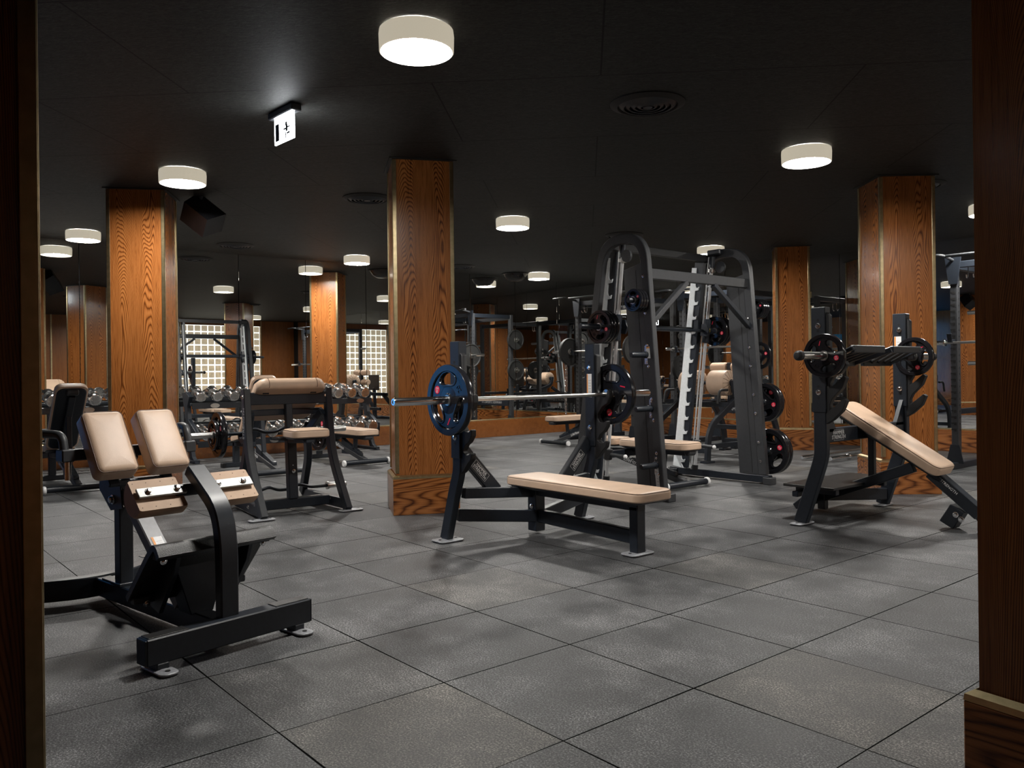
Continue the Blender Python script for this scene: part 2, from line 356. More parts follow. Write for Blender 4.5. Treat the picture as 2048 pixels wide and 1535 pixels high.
def text(parent, body, size, T, m, name='lettering', ex=0.0006, align='CENTER', shear=0):
    c = bpy.data.curves.new(name, 'FONT'); c.body = body; c.size = size; c.extrude = ex; c.align_x = align; c.align_y = 'CENTER'; c.shear = shear
    c.resolution_u = 3; c.space_line = .85
    o = bpy.data.objects.new(name, c); COL.objects.link(o)
    dg = bpy.context.evaluated_depsgraph_get(); me = bpy.data.meshes.new_from_object(o.evaluated_get(dg))
    bpy.data.objects.remove(o); me.transform(T); me.materials.clear(); me.materials.append(m)
    q = bpy.data.objects.new(name, me); COL.objects.link(q); q.parent = parent; return q
# ================================================================ ROOM SHELL
A0, A1, B0, B1 = -11.25, 2.2, -2.6, 11.46        # room extents
def slab(name, c, size, m): return struct(name, MB().box(c, size, None, bev=0), m)
slab('floor', ((A0+A1)/2, (B0+B1)/2, -0.05), (A1-A0+.6, B1-B0+.6, 0.1), M_FLOOR)
slab('ceiling', ((A0+A1)/2, (B0+B1)/2, ROOMH+0.05), (A1-A0+.6, B1-B0+.6, 0.1), M_CEIL)
slab('wall_left', (A0-.1, (B0+B1)/2, ROOMH/2), (0.2, B1-B0+.4, ROOMH), M_DARK)
slab('wall_back', ((A0+A1)/2, B1+.1, ROOMH/2), (A1-A0+.4, 0.2, ROOMH), M_DARK)
slab('wall_front', ((A0+A1)/2, B0-.1, ROOMH/2), (A1-A0+.4, 0.2, ROOMH), M_WOOD[1])
MX, MY = -11.2, 11.41
# right wall: oak with a glass block window
GB0, GB1, GZ0, GZ1 = 7.95, 10.35, 0.25, 2.62
mb = MB()
for (b0, b1, z0, z1) in ((B0, GB0, 0, ROOMH), (GB1, B1, 0, ROOMH), (GB0, GB1, 0, GZ0), (GB0, GB1, GZ1, ROOMH)):
    mb.box((A1+.1, (b0+b1)/2, (z0+z1)/2), (0.2, b1-b0, z1-z0), None, bev=0)
struct('wall_right', mb, M_WOOD[2])
w = MB(); w.box((A1+.08, (GB0+GB1)/2, (GZ0+GZ1)/2), (.06, GB1-GB0, GZ1-GZ0), M_MORTAR, bev=0)
ny, nz = 12, 12; dy, dz = (GB1-GB0)/ny, (GZ1-GZ0)/nz
for i in range(ny):
    for j in range(nz):
        w.box((A1+.05, GB0+dy*(i+.5), GZ0+dz*(j+.5)), (.05, dy-.035, dz-.035), M_BLOCK, bev=.02)
struct('window_1', w, M_BLOCK, label='glass block window with white joints, seen in the mirror')
for k, (bb) in enumerate([-1.4, -.2, 1.0, 2.2, 3.4, 4.6, 5.8, 7.0, 7.93, 10.37]):
    slab('trim_%d' % (k+1), (A1-.012, bb, ROOMH/2), (0.024, 0.035, ROOMH), M_BRASS)
for k, aa in enumerate([-9.6, -8.0, -6.4, -4.8, -3.2, -1.6, 0.0]):
    slab('trim_%d' % (k+11), (aa, B0+.012, ROOMH/2), (0.035, 0.024, ROOMH), M_BRASS)
wn = MB(); wn.box((MX-.03, -1.57, 1.42), (.03, 1.86, 2.2), M_BLUEWIN, bev=0)  # unseen window, added as a source for the blue light on the frames
for q in (-2.48, -1.87, -1.26, -.64): wn.box((MX-.01, q, 1.42), (.05, .05, 2.26), M_GREY, bev=0)
for q in (.31, 1.42, 2.53): wn.box((MX-.01, -1.57, q), (.05, 1.92, .05), M_GREY, bev=0)
struct('added_window', wn, M_BLUEWIN)
# baseboards (oak with brass ledge)
def baseboard(name, c, size, inward):
    mb = MB(); mb.box(c, size, None, bev=.003); o = struct(name, mb, M_WOODH)
    l = MB(); l.box((c[0]-inward[0]*.01, c[1]-inward[1]*.01, c[2]+size[2]/2+.008), (max(.02, size[0]-abs(inward[0])*.02), max(.02, size[1]-abs(inward[1])*.02), .016), None, bev=.003)
    l.build('brass_ledge', M_BRASS, o); return o
BBH = .285
baseboard('baseboard_left', (A0+.06, (B0+B1)/2, BBH/2), (.12, B1-B0, BBH), (1, 0))
baseboard('baseboard_back', ((A0+A1)/2, B1-.06, BBH/2), (A1-A0, .12, BBH), (0, -1))
slab('baseboard_right', (A1-.03, (B0+B1)/2, BBH/2), (.06, B1-B0, BBH), M_WOODH)
slab('baseboard_front', ((A0+A1)/2, B0+.03, BBH/2), (A1-A0, .06, BBH), M_WOODH)
# mirror panels, 1 m wide
def mirror(c, size, ax, lab, grp):
    mb = MB(); mb.box(c, size, None, bev=.0015)
    o = mb.build('mirror_panel', M_MIRROR); tag(o, lab, 'mirror', grp); return o
MX, MY = -11.2, 11.41
names_l = {}
seams = [2.41+k for k in range(-5, 10)]
ords = ['first', 'second', 'third', 'fourth', 'fifth', 'sixth', 'seventh', 'eighth', 'ninth', 'tenth', 'eleventh', 'twelfth', 'thirteenth', 'fourteenth', 'fifteenth']
for k, s0 in enumerate(seams[:-1]):
    n_from = len(seams)-2-k
    if k < 2: continue
    e1 = s0+1 if k < len(seams)-2 else MY
    mirror((MX-.006, (s0+e1)/2, (BBH+.016+ROOMH)/2), (.012, e1-s0-.006, ROOMH-BBH-.017), 0,
           'tall mirror panel on the dumbbell wall, %s from the room corner' % ords[n_from], 'mirror panels on the dumbbell wall')
aseams = [MX+k for k in range(0, 14)]
for k, s0 in enumerate(aseams[:-1]):
    mirror((s0+.5, MY+.006, (BBH+.016+ROOMH)/2), (.994, .012, ROOMH-BBH-.017), 1,
           'tall mirror panel behind the power racks, %s from the room corner' % ords[k], 'mirror panels on the rack wall')
# ================================================================ COLUMNS
def column(fa, fb, deg, lab, mi, size=.48, brass=True, grp='oak clad columns'):
    th = R(deg); ex = Vector((cos(th), sin(th), 0)); ey = Vector((-sin(th), cos(th), 0))
    c = Vector((fa, fb, 0)) + ex*size/2 + ey*size/2
    t = thing('column', lab, 'column', c, th, grp)
    h = size/2; MB().box((0, 0, ROOMH/2), (size-.012, size-.012, ROOMH), None, bev=0).build('shaft', M_WOOD[mi], t)
    for sx in (-1, 1):
        for sy in (-1, 1):
            b = MB(); b.box((sx*(h-.014), sy*(h-.002), 1.55), (.030, .006, 2.45), None, bev=.001); b.box((sx*(h-.002), sy*(h-.014), 1.55), (.006, .030, 2.45), None, bev=.001)
            b.build('corner_strip', M_BRASS, t)
    p = h+.022; MB().box((0, 0, .1405), (2*p, 2*p, .281), None, bev=.003).build('plinth', M_WOODH, t)
    l = MB(); tb = bmesh.new(); vs = []
    for (q, z) in ((p, .281), (p-.002, .297), (h+.001, .309)):
        vs.append([tb.verts.new((x*q, y*q, z)) for x, y in ((1, 1), (-1, 1), (-1, -1), (1, -1))])
    for A_, B_ in zip(vs[:-1], vs[1:]):
        for k in range(4): tb.faces.new((A_[k], A_[(k+1) % 4], B_[(k+1) % 4], B_[k]))
    l.add(tb); l.build('brass_band', M_BRASS, t)
    MB().box((0, 0, ROOMH-.004), (size+.05, size+.05, .008), None, bev=0).build('shadow_gap', M_DARK, t)
    return t
column(-5.53, 3.41, 63.7, 'oak column in the middle, behind the flat bench barbell', 0)
column(-7.94, 1.93, 60, 'oak column on the left, behind the back extension bench', 1, .49)
column(-3.48, 7.10, 49, 'oak column on the right, behind the incline bench', 2)
column(-6.38, 10.03, 38, 'oak column farthest back, right of the Smith machine', 3, .45)
column(-9.87, 6.12, 45, 'oak column at the dumbbell rack end, seen only in the mirror', 0, .47)
# near columns that frame the view
def near_col(c, rz, sx, sy, lab, plinth=True):
    t = thing('column', lab, 'column', c, rz, 'near oak columns framing the view')
    MB().box((0, 0, ROOMH/2), (sx-.008, sy-.008, ROOMH), None, bev=0).build('shaft', wood('oak_near_%d' % int(plinth), dark=.8, seed=5+plinth), t)
    return t
n1 = near_col((-1.474-.3, .2607-.26, 0), 0, .6, .52, 'dark oak column with brass edge at the left frame edge', False)
MB().box((.299, .246, ROOMH/2), (.006, .026, ROOMH), None, bev=.001).build('corner_strip', M_BRASS, n1)
MB().box((.288, .258, ROOMH/2), (.026, .006, ROOMH), None, bev=.001).build('corner_strip', M_BRASS, n1)
n2 = near_col((0, 0, 0), 0, .56, .5, 'dark oak column with brass topped plinth at the right frame edge')
th = R(-6.6); ex = Vector((cos(th), sin(th), 0)); ey = Vector((-sin(th), cos(th), 0))
n2.location = Vector((-.859, 2.151, 0)) + ex*(.28+.022) + ey*(.25+.022); n2.rotation_euler = (0, 0, th)
MB().box((0, 0, .1405), (.604, .544, .281), None, bev=.003).build('plinth', M_WOODH, n2)
l = MB(); tb = bmesh.new(); vs = []
for (qx, qy, z) in ((.302, .272, .281), (.300, .270, .297), (.282, .252, .309)):
    vs.append([tb.verts.new((x*qx, y*qy, z)) for x, y in ((1, 1), (-1, 1), (-1, -1), (1, -1))])
for A_, B_ in zip(vs[:-1], vs[1:]):
    for k in range(4): tb.faces.new((A_[k], A_[(k+1) % 4], B_[(k+1) % 4], B_[k]))
l.add(tb); l.build('brass_band', M_BRASS, n2)
# ================================================================ CEILING FITTINGS
lamp0 = thing('ceiling_lamp', 'x', 'ceiling lamp', (0, 0, ROOMH), 0, 'round ceiling lamps')
MB().lathe([(0, 0), (.10, 0), (.10, .012), (0, .012)], (0, 0, -.012), (0, 0, 1), None, 24).build('base', M_GREY, lamp0)
MB().lathe([(.165, -.004), (.182, -.004), (.185, -.03), (.183, -.104), (.177, -.108), (.174, -.104), (.174, -.03), (.165, -.004)], (0, 0, 0), (0, 0, 1), None, 40).build('glass_ring', M_LRING, lamp0)
MB().lathe([(0, -.088), (.10, -.087), (.15, -.082), (.168, -.070), (.15, -.06), (0, -.06)], (0, 0, 0), (0, 0, 1), None, 40).build('diffuser', M_LAMP, lamp0)
LA = [(-3.41, 2.25, 'round ceiling lamp nearest the camera, top centre'), (-6.93, 2.27, 'round ceiling lamp above the left column'), (-10.47, 2.3, 'round ceiling lamp left of the left column'),
      (-3.41, 5.8, 'round ceiling lamp above the incline bench, left of the right column'), (-6.93, 5.8, 'round ceiling lamp right of the middle column, above the barbell'),
      (-10.47, 5.85, 'round ceiling lamp left of the middle column'), (-10.47, 9.33, 'round ceiling lamp farthest back, left of the Smith machine'),
      (-6.93, 9.33, 'round ceiling lamp behind the Smith machine top'), (-3.41, 9.3, 'round ceiling lamp behind the right column'),
      (.1, 5.8, 'round ceiling lamp off to the right, seen in mirrors'), (.1, 9.3, 'round ceiling lamp near the glass blocks, seen in mirrors')]
for i, (a, b, lab) in enumerate(LA):
    o = lamp0 if i == 0 else dup(lamp0)
    o.location = (a, b, ROOMH); o['label'] = lab
vent0 = thing('ceiling_vent', 'x', 'air vent', (0, 0, ROOMH), 0, 'round ceiling air vents')
v = MB(); v.lathe([(.235, 0), (.235, -.006), (.19, -.022), (.185, -.012), (.19, 0)], (0, 0, 0), (0, 0, 1), None, 40); v.build('rim', M_DARK, vent0)
for k, r_ in enumerate((.165, .13, .095, .06)):
    MB().lathe([(r_+.012, -.004), (r_+.018, -.01), (r_-.012, -.03), (r_-.018, -.026), (r_+.012, -.004)], (0, 0, 0), (0, 0, 1), None, 36).build('ring', M_STEEL, vent0)
MB().lathe([(0, -.03), (.03, -.028), (.035, -.01), (0, -.005)], (0, 0, 0), (0, 0, 1), None, 20).build('centre', M_STEEL, vent0)
VE = [(-3.44, 4.0, 'round black ceiling vent in front of the right lamp, top right'), (-6.94, 4.0, 'round black ceiling vent beside the middle column top'),
      (-10.45, 4.08, 'round black ceiling vent right of the left column'), (-10.5, 7.7, 'round black ceiling vent right of the middle column'),
      (-6.94, 7.6, 'round black ceiling vent above the Smith machine'), (-3.44, 7.75, 'round black ceiling vent beside the right column top')]
for i, (a, b, lab) in enumerate(VE):
    o = vent0 if i == 0 else dup(vent0)
    o.location = (a, b, ROOMH); o['label'] = lab
# exit sign: hanging lit panel
t = thing('exit_sign', 'lit white emergency exit sign with running figure hanging from ceiling', 'exit sign', (-4.93, 2.25, ROOMH), R(3))
MB().box((0, 0, -.022), (.32, .07, .044), None, bev=.006).build('housing', M_GREY, t)
MB().box((0, 0, -.125), (.25, .012, .165), None, bev=.002).build('panel', M_SIGN, t)
pg = MB()
for (x, z, w_, h_) in ((-.085, -.135, .05, .11), (.035, -.10, .024, .024), (.04, -.13, .026, .038), (.065, -.125, .035, .010), (.01, -.13, .035, .010), (.06, -.162, .04, .012), (.025, -.17, .014, .04)):
    pg.box((x, -.0065, z), (w_, .002, h_), None, bev=0)
    pg.box((x, .0065, z), (w_, .002, h_), None, bev=0)
pg.build('pictogram', M_DARK, t)
# speakers
t = thing('ceiling_speaker', 'black box loudspeaker hanging tilted beside left column', 'speaker', (-7.80, 2.72, 2.60), R(20))
sp = MB(); sp.prism([(-.14, -.1), (.14, -.1), (.17, .12), (-.17, .12)], .22, None, Matrix.Rotation(R(28), 4, 'X') @ Matrix.Rotation(R(45), 4, 'Y')); sp.build('cabinet', M_GLOSS, t)
MB().cyl((0, 0, .0), (0, 0, .187), .018, None).build('bracket', M_STEEL, t)
for (a, b, lab) in ((-10.75, 9.05, 'black dome loudspeaker on ceiling beside far mirror wall lamp'), (-10.8, 6.95, 'black dome loudspeaker on ceiling behind the middle column')):
    d = thing('ceiling_speaker', lab, 'speaker', (a, b, ROOMH), 0, 'dome loudspeakers')
    MB().lathe([(0, -.13), (.10, -.125), (.16, -.09), (.20, -.03), (.21, 0), (0, 0)], (0, 0, 0), (0, 0, 1), None, 28).build('dome', M_GLOSS, d)
    MB().lathe([(.21, 0), (.235, -.004), (.235, -.012), (.2, -.014)], (0, 0, 0), (0, 0, 1), None, 28).build('rim', M_DARK, d)
# ================================================================ PLATES, BARS
def grip_plate(name, Rr, th, hubr=.026, big=True):
    """rubber plate with three grip openings; axis X, centre at origin"""
    root = bpy.data.objects.new(name, None); COL.objects.link(root)
    m = MB(); h = th/2
    ri, ro = .40*Rr, .80*Rr
    m.lathe([(hubr, -h*.9), (.17*Rr, -h*.9), (.2*Rr, -h*.6), (ri+.01, -h*.5), (ri+.01, h*.5), (.2*Rr, h*.6), (.17*Rr, h*.9), (hubr, h*.9), (hubr, -h*.9)], (0, 0, 0), (1, 0, 0), None, 36)
    m.lathe([(ro, -h*.7), (ro+.02*Rr, -h), (Rr-.004, -h), (Rr, -h*.7), (Rr, h*.7), (Rr-.004, h), (ro+.02*Rr, h), (ro, h*.7), (ro, -h*.7)], (0, 0, 0), (1, 0, 0), None, 48)
    t = bmesh.new(); N = 10; rm, rw = (ri+ro)/2, (ro-ri)/2
    def alpha(r): q = max(0, 1-abs((r-rm)/rw)**2.6); return R(37)*q**.5
    for k in range(3):
        a0 = R(120*k+90+60)
        rowsf = []
        for i in range(N+1):
            r = ri + (ro-ri)*(.5-.5*cos(pi*i/N)); sp_ = R(60)-alpha(r)
            rowsf.append([[t.verts.new((sx, r*cos(a0+q*sp_), r*sin(a0+q*sp_))) for q in (-1, -.5, 0, .5, 1)] for sx in (-h*.55, h*.55)])
        for i in range(N):
            A, B = rowsf[i], rowsf[i+1]
            for j in range(4):
                for s_ in (0, 1): t.faces.new((A[s_][j], A[s_][j+1], B[s_][j+1], B[s_][j]))
            for j in (0, 4): t.faces.new((A[0][j], A[1][j], B[1][j], B[0][j]))
    bmesh.ops.recalc_face_normals(t, faces=t.faces); m.add(t, None)
    for k in range(3):
        a0 = R(120*k+90); pts = []
        rs = [ri + (ro-ri)*(.5-.5*cos(pi*i/9)) for i in range(10)]
        for r in rs: a = a0+alpha(r); pts.append((r*cos(a), r*sin(a)))
        for r in rs[::-1][1:-1]: a = a0-alpha(r); pts.append((r*cos(a), r*sin(a)))
        for sx in (-h*.55, h*.55): m.tube([(sx, p[0], p[1]) for p in pts], h*.28, None, 6, closed=True)
    m.build('plate_body', M_GLOSS, root, 40)
    MB().lathe([(hubr-.001, -h), (hubr+.008, -h), (hubr+.008, h), (hubr-.001, h), (hubr-.001, -h)], (0, 0, 0), (1, 0, 0), None, 20).build('hub', M_SATIN, root)
    return root
PL = {}
def plate(kind, loc, lab, grp, rz=0, spin=0, parent=None):
    """kind: (radius, thickness, text)"""
    if kind not in PL:
        Rr, th, tx = kind
        p = grip_plate('weight_plate', Rr, th)
        for sx in (-1, 1):
            a = R(30) if sx < 0 else R(150+180+0)
            rr_ = .60*Rr; pos = Vector((sx*(th*.5*.56+.0008), rr_*cos(R(30)), rr_*sin(R(30)))) if sx > 0 else Vector((sx*(th*.5*.56+.0008), rr_*cos(R(150)), rr_*sin(R(150))))
            d = MB(); d.cyl(pos-Vector((sx*.001, 0, 0)), pos+Vector((sx*.0006, 0, 0)), .115*Rr, None, 20)
            st = d.build('sticker', M_RED, p)
            ex_, ez_ = (Vector((0, 1, 0)), Vector((1, 0, 0))) if sx > 0 else (Vector((0, -1, 0)), Vector((-1, 0, 0)))
            T = matx(ex_, Vector((0, 0, 1)), ez_, pos+Vector((sx*.0008, 0, 0)))
            T = T @ Matrix.Rotation(R(60 if sx < 0 else -60), 4, 'Z')
            text(st, tx+'\nKG', .10*Rr, T, M_WHITE, ex=.0003)
            # red brand stroke and moulded number
            rs = MB(); rs.box((sx*(th*.28+.0006), .60*Rr*cos(R(30))*(1 if sx < 0 else -1), .60*Rr*sin(R(30))), (.001, .035*Rr, .22*Rr), None, Matrix.Rotation(R(25)*sx, 4, 'X'), 0)
            rs.build('stripe', M_RED, p)
            pos2 = Vector((sx*(th*.28+.0008), 0, -.60*Rr)); T2 = matx(ex_, Vector((0, 0, 1)), ez_, pos2)
            text(p, tx, .22*Rr, T2, M_GLOSS, name='moulded_number', ex=.0025)
        p['used'] = 0; PL[kind] = p; o = p
        del p['used']
    else: o = dup(PL[kind])
    o.location = loc; o.rotation_euler = (spin, 0, rz); tag(o, lab, 'weight plate', grp); return o
K20, K15, K10, K5, K2 = (.222, .046, '20'), (.190, .040, '15'), (.150, .036, '10'), (.125, .032, '5'), (.098, .030, '2.5')
def barbell(lab, loc, rz, L_=2.25, shaft=1.32, grp=None, name='barbell', m=None, ms=None):
    """axis Y centred"""
    t = thing(name, lab, 'barbell', loc, rz, grp); hs, hl = shaft/2, L_/2
    MB().cyl((0, -hs, 0), (0, hs, 0), .0142, None, 16).build('shaft', m or M_SATIN, t)
    for sg in (-1, 1):
        MB().lathe([(0, 0), (.036, 0), (.038, .003), (.038, .02), (.030, .026), (.025, .03), (.025, hl-hs-.012), (.020, hl-hs), (.012, hl-hs), (.012, hl-hs-.004), (0, hl-hs-.004)], (0, sg*hs, 0), (0, sg, 0), None, 24).build('sleeve', ms or M_CHROME, t)
    return t
def ez_bar(lab, loc, rz, grp=None, L_=1.2):
    t = thing('ez_curl_bar', lab, 'curl bar', loc, rz, grp)
    P_ = [(0, -.40, 0), (0, -.25, 0), (.0, -.13, .035), (0, -.05, 0), (0, .05, 0), (0, .13, .035), (0, .25, 0), (0, .40, 0)]
    MB().tube(fillet(P_, .03), .014, None, 12).build('shaft', M_STEEL, t)
    for sg in (-1, 1):
        MB().lathe([(0, 0), (.034, 0), (.034, .018), (.025, .022), (.025, L_/2-.40), (.022, L_/2-.39), (0, L_/2-.39)], (0, sg*.39, 0), (0, sg, 0), None, 20).build('sleeve', M_SATIN, t)
    return t
def foot_plate(parent, x, y, lx, ly, z=0.0, m=None):
    b = MB(); b.add(pad_bm(lx, ly, .014, .03, .004)[0], None, Matrix.Translation((x, y, z)))
    for sg in (-1, 1): b.cyl((x+sg*lx*.33*(lx >= ly), y+sg*ly*.33*(ly > lx), z+.012), (x+sg*lx*.33*(lx >= ly), y+sg*ly*.33*(ly > lx), z+.018), .010, M_DARK, 10)
    return b.build('foot', m or M_FOOT, parent)
def label_sticker(parent, T, w_=.035, h_=.11, strip='side'):
    d = MB(); d.box((0, 0, 0), (w_, h_, .001), M_WHITE, bev=0)
    if strip == 'side': d.box((-w_*.38, 0, .0006), (w_*.2, h_*.98, .0008), M_ORANGE, bev=0)
    else: d.box((0, h_*.42, .0006), (w_*.98, h_*.13, .0008), M_ORANGE, bev=0)
    for k in range(6): d.box((w_*.1, -h_*.38+k*h_*.12, .0006), (w_*.5, h_*.02, .0006), M_SILV, bev=0)
    d.mats = d.mats; o = d.build('warning_label', M_WHITE, parent); d_ = o.data; d_.transform(T); return o
def brand_plate(parent, T, l1='HAMMER', l2='STRENGTH', w_=.15, h_=.052):
    d = MB()
    for (x, y, a, b_) in ((0, h_/2, w_, .0022), (0, -h_/2, w_, .0022), (w_/2, 0, .0022, h_), (-w_/2, 0, .0022, h_)): d.box((x, y, 0), (a, b_, .001), None, bev=0)
    o = d.build('brand_frame', M_SILV, parent); o.data.transform(T)
    text(parent, l1+('\n'+l2 if l2 else ''), h_*.50, T, M_WHITE, name='brand_lettering', ex=.0005)
# ================================================================ 1 FLAT OLYMPIC BENCH
def flat_bench():
    t = thing('flat_bench', 'olympic flat bench press with tan pad and black frame, in the centre', 'weight bench', (-4.30, 3.74, 0))
    for sg in (-1, 1):
        y = sg*.61
        path = fillet([(0, y, 1.0), (0, y, .47), (-.045, y, .36), (-.155, y, .014)], .12)
        MB().rtube(path, .050, .085, (0, 1, 0)).build('upright', M_STEEL, t)
        MB().box((0, y, .93), (.095, .066, .75), None, bev=.004).build('sleeve', M_STEEL, t)
        # racking plate with hooks on the pad side
        k = MB(); poly = [(-.01, 1.22), (.022, 1.20), (.024, .62), (.05, .60)]
        prof = [(0, 1.235), (.026, 1.215), (.026, .965), (.05, .925), (.098, .915), (.118, .935), (.124, .965), (.140, .965), (.144, .915), (.118, .870), (.07, .845), (.026, .79), (.026, .765), (.045, .735), (.085, .728), (.104, .745), (.118, .742), (.116, .705), (.085, .665), (.05, .645), (.026, .61), (.026, .60), (.045, .585), (.080, .585), (.102, .60), (.112, .59), (.104, .555), (.07, .525), (.026, .475), (0, .46)]
        k.prism(prof, .040, None, matx((1, 0, 0), (0, 0, 1), (0, -1, 0), (.040, y, 0)), .003)
        k.build('bar_hooks', M_RUB, t)
        foot_plate(t, -.14, y, .14, .19)
        for z in (1.13, .69): bolt(t, (0, y-.033*1, z), (0, -1, 0), .013)
        h = MB()
        for z in (1.17, 1.09, .73, .65): h.cyl((0, y-.0335, z), (0, y-.0325, z), .010, None, 10)
        h.build('pin_holes', M_DARK, t)
        # gusset with lettering
        g0, g1 = Vector((-.02, sg*.575, .60)), Vector((-.02, sg*.30, .31))
        MB().bar(g0, g1, .095, .045, None, (1, 0, 0)).build('gusset', M_STEEL, t)
        d = (g1-g0).normalized() if sg < 0 else (g0-g1).normalized()
        nrm = Vector((1, 0, 0)); up_ = nrm.cross(d)
        brand_plate(t, matx(d, up_, nrm, (g0*.52+g1*.48)+Vector((.0232, 0, 0))), w_=.155, h_=.055)
        # rails to the centre
        MB().bar((-.02, sg*.57, .325), (.03, sg*.03, .285), .05, .07).build('upper_rail', M_STEEL, t)
        MB().bar((-.08, sg*.57, .175), (.07, sg*.03, .125), .05, .08).build('lower_rail', M_STEEL, t)
    label_sticker(t, matx((0, 0, 0), (0, 0, 0), (0, 0, 0)) if False else matx((1, 0, 0), (0, 0, 1), (0, -1, 0), (.0, .61-.0345, 1.00)), .05, .17)
    MB().box((.05, 0, .165), (.085, .085, .29), None, bev=.004).build('centre_post', M_STEEL, t)
    MB().bar((-.1, 0, .29), (1.0, 0, .29), .075, .05).build('spine', M_STEEL, t)
    MB().bar((.07, 0, .125), (.94, 0, .105), .05, .085).build('long_rail', M_STEEL, t)
    MB().box((.965, 0, .148), (.065, .075, .285), None, bev=.004).build('end_post', M_STEEL, t)
    foot_plate(t, .965, 0, .12, .20)
    MB().box((.5, 0, .322), (1.0, .22, .018), None, bev=.003).build('pad_bracket', M_STEEL, t)
    pad(t, Matrix.Translation((.51, 0, .335)), 1.22, .33, .062, .06, .022)
    bolt(t, (.05, -.043, .19), (0, -1, 0), .012)
    return t
flat_bench()
barbell('steel barbell racked on the flat bench, two grip plates on it', (-4.18, 3.70, .935), 0, 2.27, 1.33)
def on_bar(base, rz, ys, kinds, labs, grp, spins=None):
    for y, k, lb, sp_ in zip(ys, kinds, labs, spins or [0]*len(ys)):
        plate(k, Vector(base)+Vector((-sin(rz)*y, cos(rz)*y, 0)), lb, grp, rz+pi/2, sp_)
G_FB = 'grip plates on the flat bench barbell'
on_bar((-4.18, 3.70, .935), 0, [-.725, .725], [K20, K20],
       ['20 kg grip plate on the left end of the flat bench barbell', '20 kg grip plate on the right end of the flat bench barbell'], G_FB, [R(238), R(125)])
# ================================================================ 2 INCLINE BENCH
def incline_bench():
    t = thing('incline_bench', 'olympic incline bench with sloping tan pad, right of the Smith machine', 'weight bench', (-3.04, 5.93, 0))
    for sg in (-1, 1):
        y = sg*.60
        path = fillet([(0, y, 1.1), (0, y, .50), (-.03, y, .40), (-.165, y, .014)], .12)
        MB().rtube(path, .052, .095, (0, 1, 0)).build('upright', M_STEEL, t)
        MB().box((0, y, 1.165), (.105, .070, .73), None, bev=.004).build('sleeve', M_STEEL, t)
        prof = [(0, 1.50), (.03, 1.47), (.03, 1.16), (.06, 1.125), (.12, 1.13), (.14, 1.155), (.155, 1.13), (.11, 1.07), (.06, 1.05), (.03, 1.0), (.03, .97), (.07, 1.00), (.13, 1.055), (.15, 1.04), (.12, .97), (.05, .90), (.03, .86), (.03, .82), (.07, .85), (.13, .90), (.15, .885), (.12, .815), (.05, .75), (0, .72)]
        MB().prism(prof, .045, None, matx((1, 0, 0), (0, 0, 1), (0, -1, 0), (.045, y, 0)), .003).build('bar_hooks', M_RUB, t)
        foot_plate(t, -.16, y, .10, .20)
        for z in (1.40, .94): bolt(t, (0, y-.035, z), (0, -1, 0), .014)
        h = MB()
        for z in (1.44, 1.365, .98, .90): h.cyl((0, y-.0358, z), (0, y-.0345, z), .010, None, 10)
        h.build('pin_holes', M_DARK, t)
        MB().prism([(0, .86), (0, .66), (sg*-.13, .66)], .03, None, matx((0, 1, 0), (0, 0, 1), (1, 0, 0), (.01, sg*.57, 0)), 0).build('gusset', M_STEEL, t)
        MB().bar((-.13, sg*.58, .10), (-.42, 0, .12), .05, .09).build('base_rail', M_STEEL, t)
    label_sticker(t, matx((1, 0, 0), (0, 0, 1), (0, -1, 0), (-.01, .60-.0362, 1.27)), .055, .16)
    MB().bar((0, -.58, .635), (0, .58, .635), .05, .10).build('crossbar', M_STEEL, t)
    brand_plate(t, matx((0, 1, 0), (0, 0, 1), (1, 0, 0), (.027, -.42, .635)), w_=.13, h_=.075)
    # central frame
    MB().bar((-.50, 0, .05), (.36, 0, .40), .05, .075).build('spine', M_STEEL, t)
    MB().bar((.055, 0, .24), (.055, 0, .62), .045, .045).build('centre_post', M_STEEL, t)
    MB().bar((-.17, 0, .745), (.56, 0, .325), .09, .03).build('pad_bracket', M_STEEL, t)
    MB().bar((.48, 0, .375), (.80, 0, .115), .075, .085).build('tail_leg', M_STEEL, t)
    MB().prism([(.0, 0), (.10, .02), (.12, -.12), (.02, -.14)], .10, None, matx((.77, 0, -.62), (.62, 0, .77), (0, -1, 0), (.62, 0, .17)), .004).build('tail_bracket', M_STEEL, t)
    for q in (0, 1): bolt(t, (.66+.035*q, -.055, .075-.028*q+.03), (0, -1, 0), .014)
    text(t, 'STRENGTH', .028, matx((.77, 0, -.62), (.62, 0, .77), (0, -1, 0), (.61, -.0385, .285)), M_WHITE, name='brand_lettering')
    foot_plate(t, .86, 0, .12, .22); MB().bar((.79, 0, .12), (.87, 0, .012), .07, .06).build('tail_foot', M_STEEL, t)
    d = Vector((.70, 0, -.415)).normalized(); nn = Vector((.415, 0, .70)).normalized()
    pad(t, matx(d, (0, 1, 0), nn, Vector((.19, 0, .575))), .86, .30, .075, .06, .024)
    # spotter platform
    p = MB(); p.box((-.19, 0, .248), (.40, .94, .02), None, bev=.003); p.build('spotter_platform', M_GRIT, t)
    for sg in (-1, 1):
        MB().bar((-.34, sg*.36, .215), (-.02, sg*.36, .215), .05, .045).build('platform_rail', M_STEEL, t)
    MB().bar((-.30, -.46, .185), (-.30, .46, .185), .05, .04).build('platform_beam', M_STEEL, t)
    MB().bar((-.34, 0, .02), (-.34, 0, .23), .06, .06, None, (1, 0, 0)).build('platform_post', M_STEEL, t)
    MB().bar((-.56, 0, .015), (-.42, 0, .13), .09, .05).build('tail_foot', M_STEEL, t)
    return t
incline_bench()
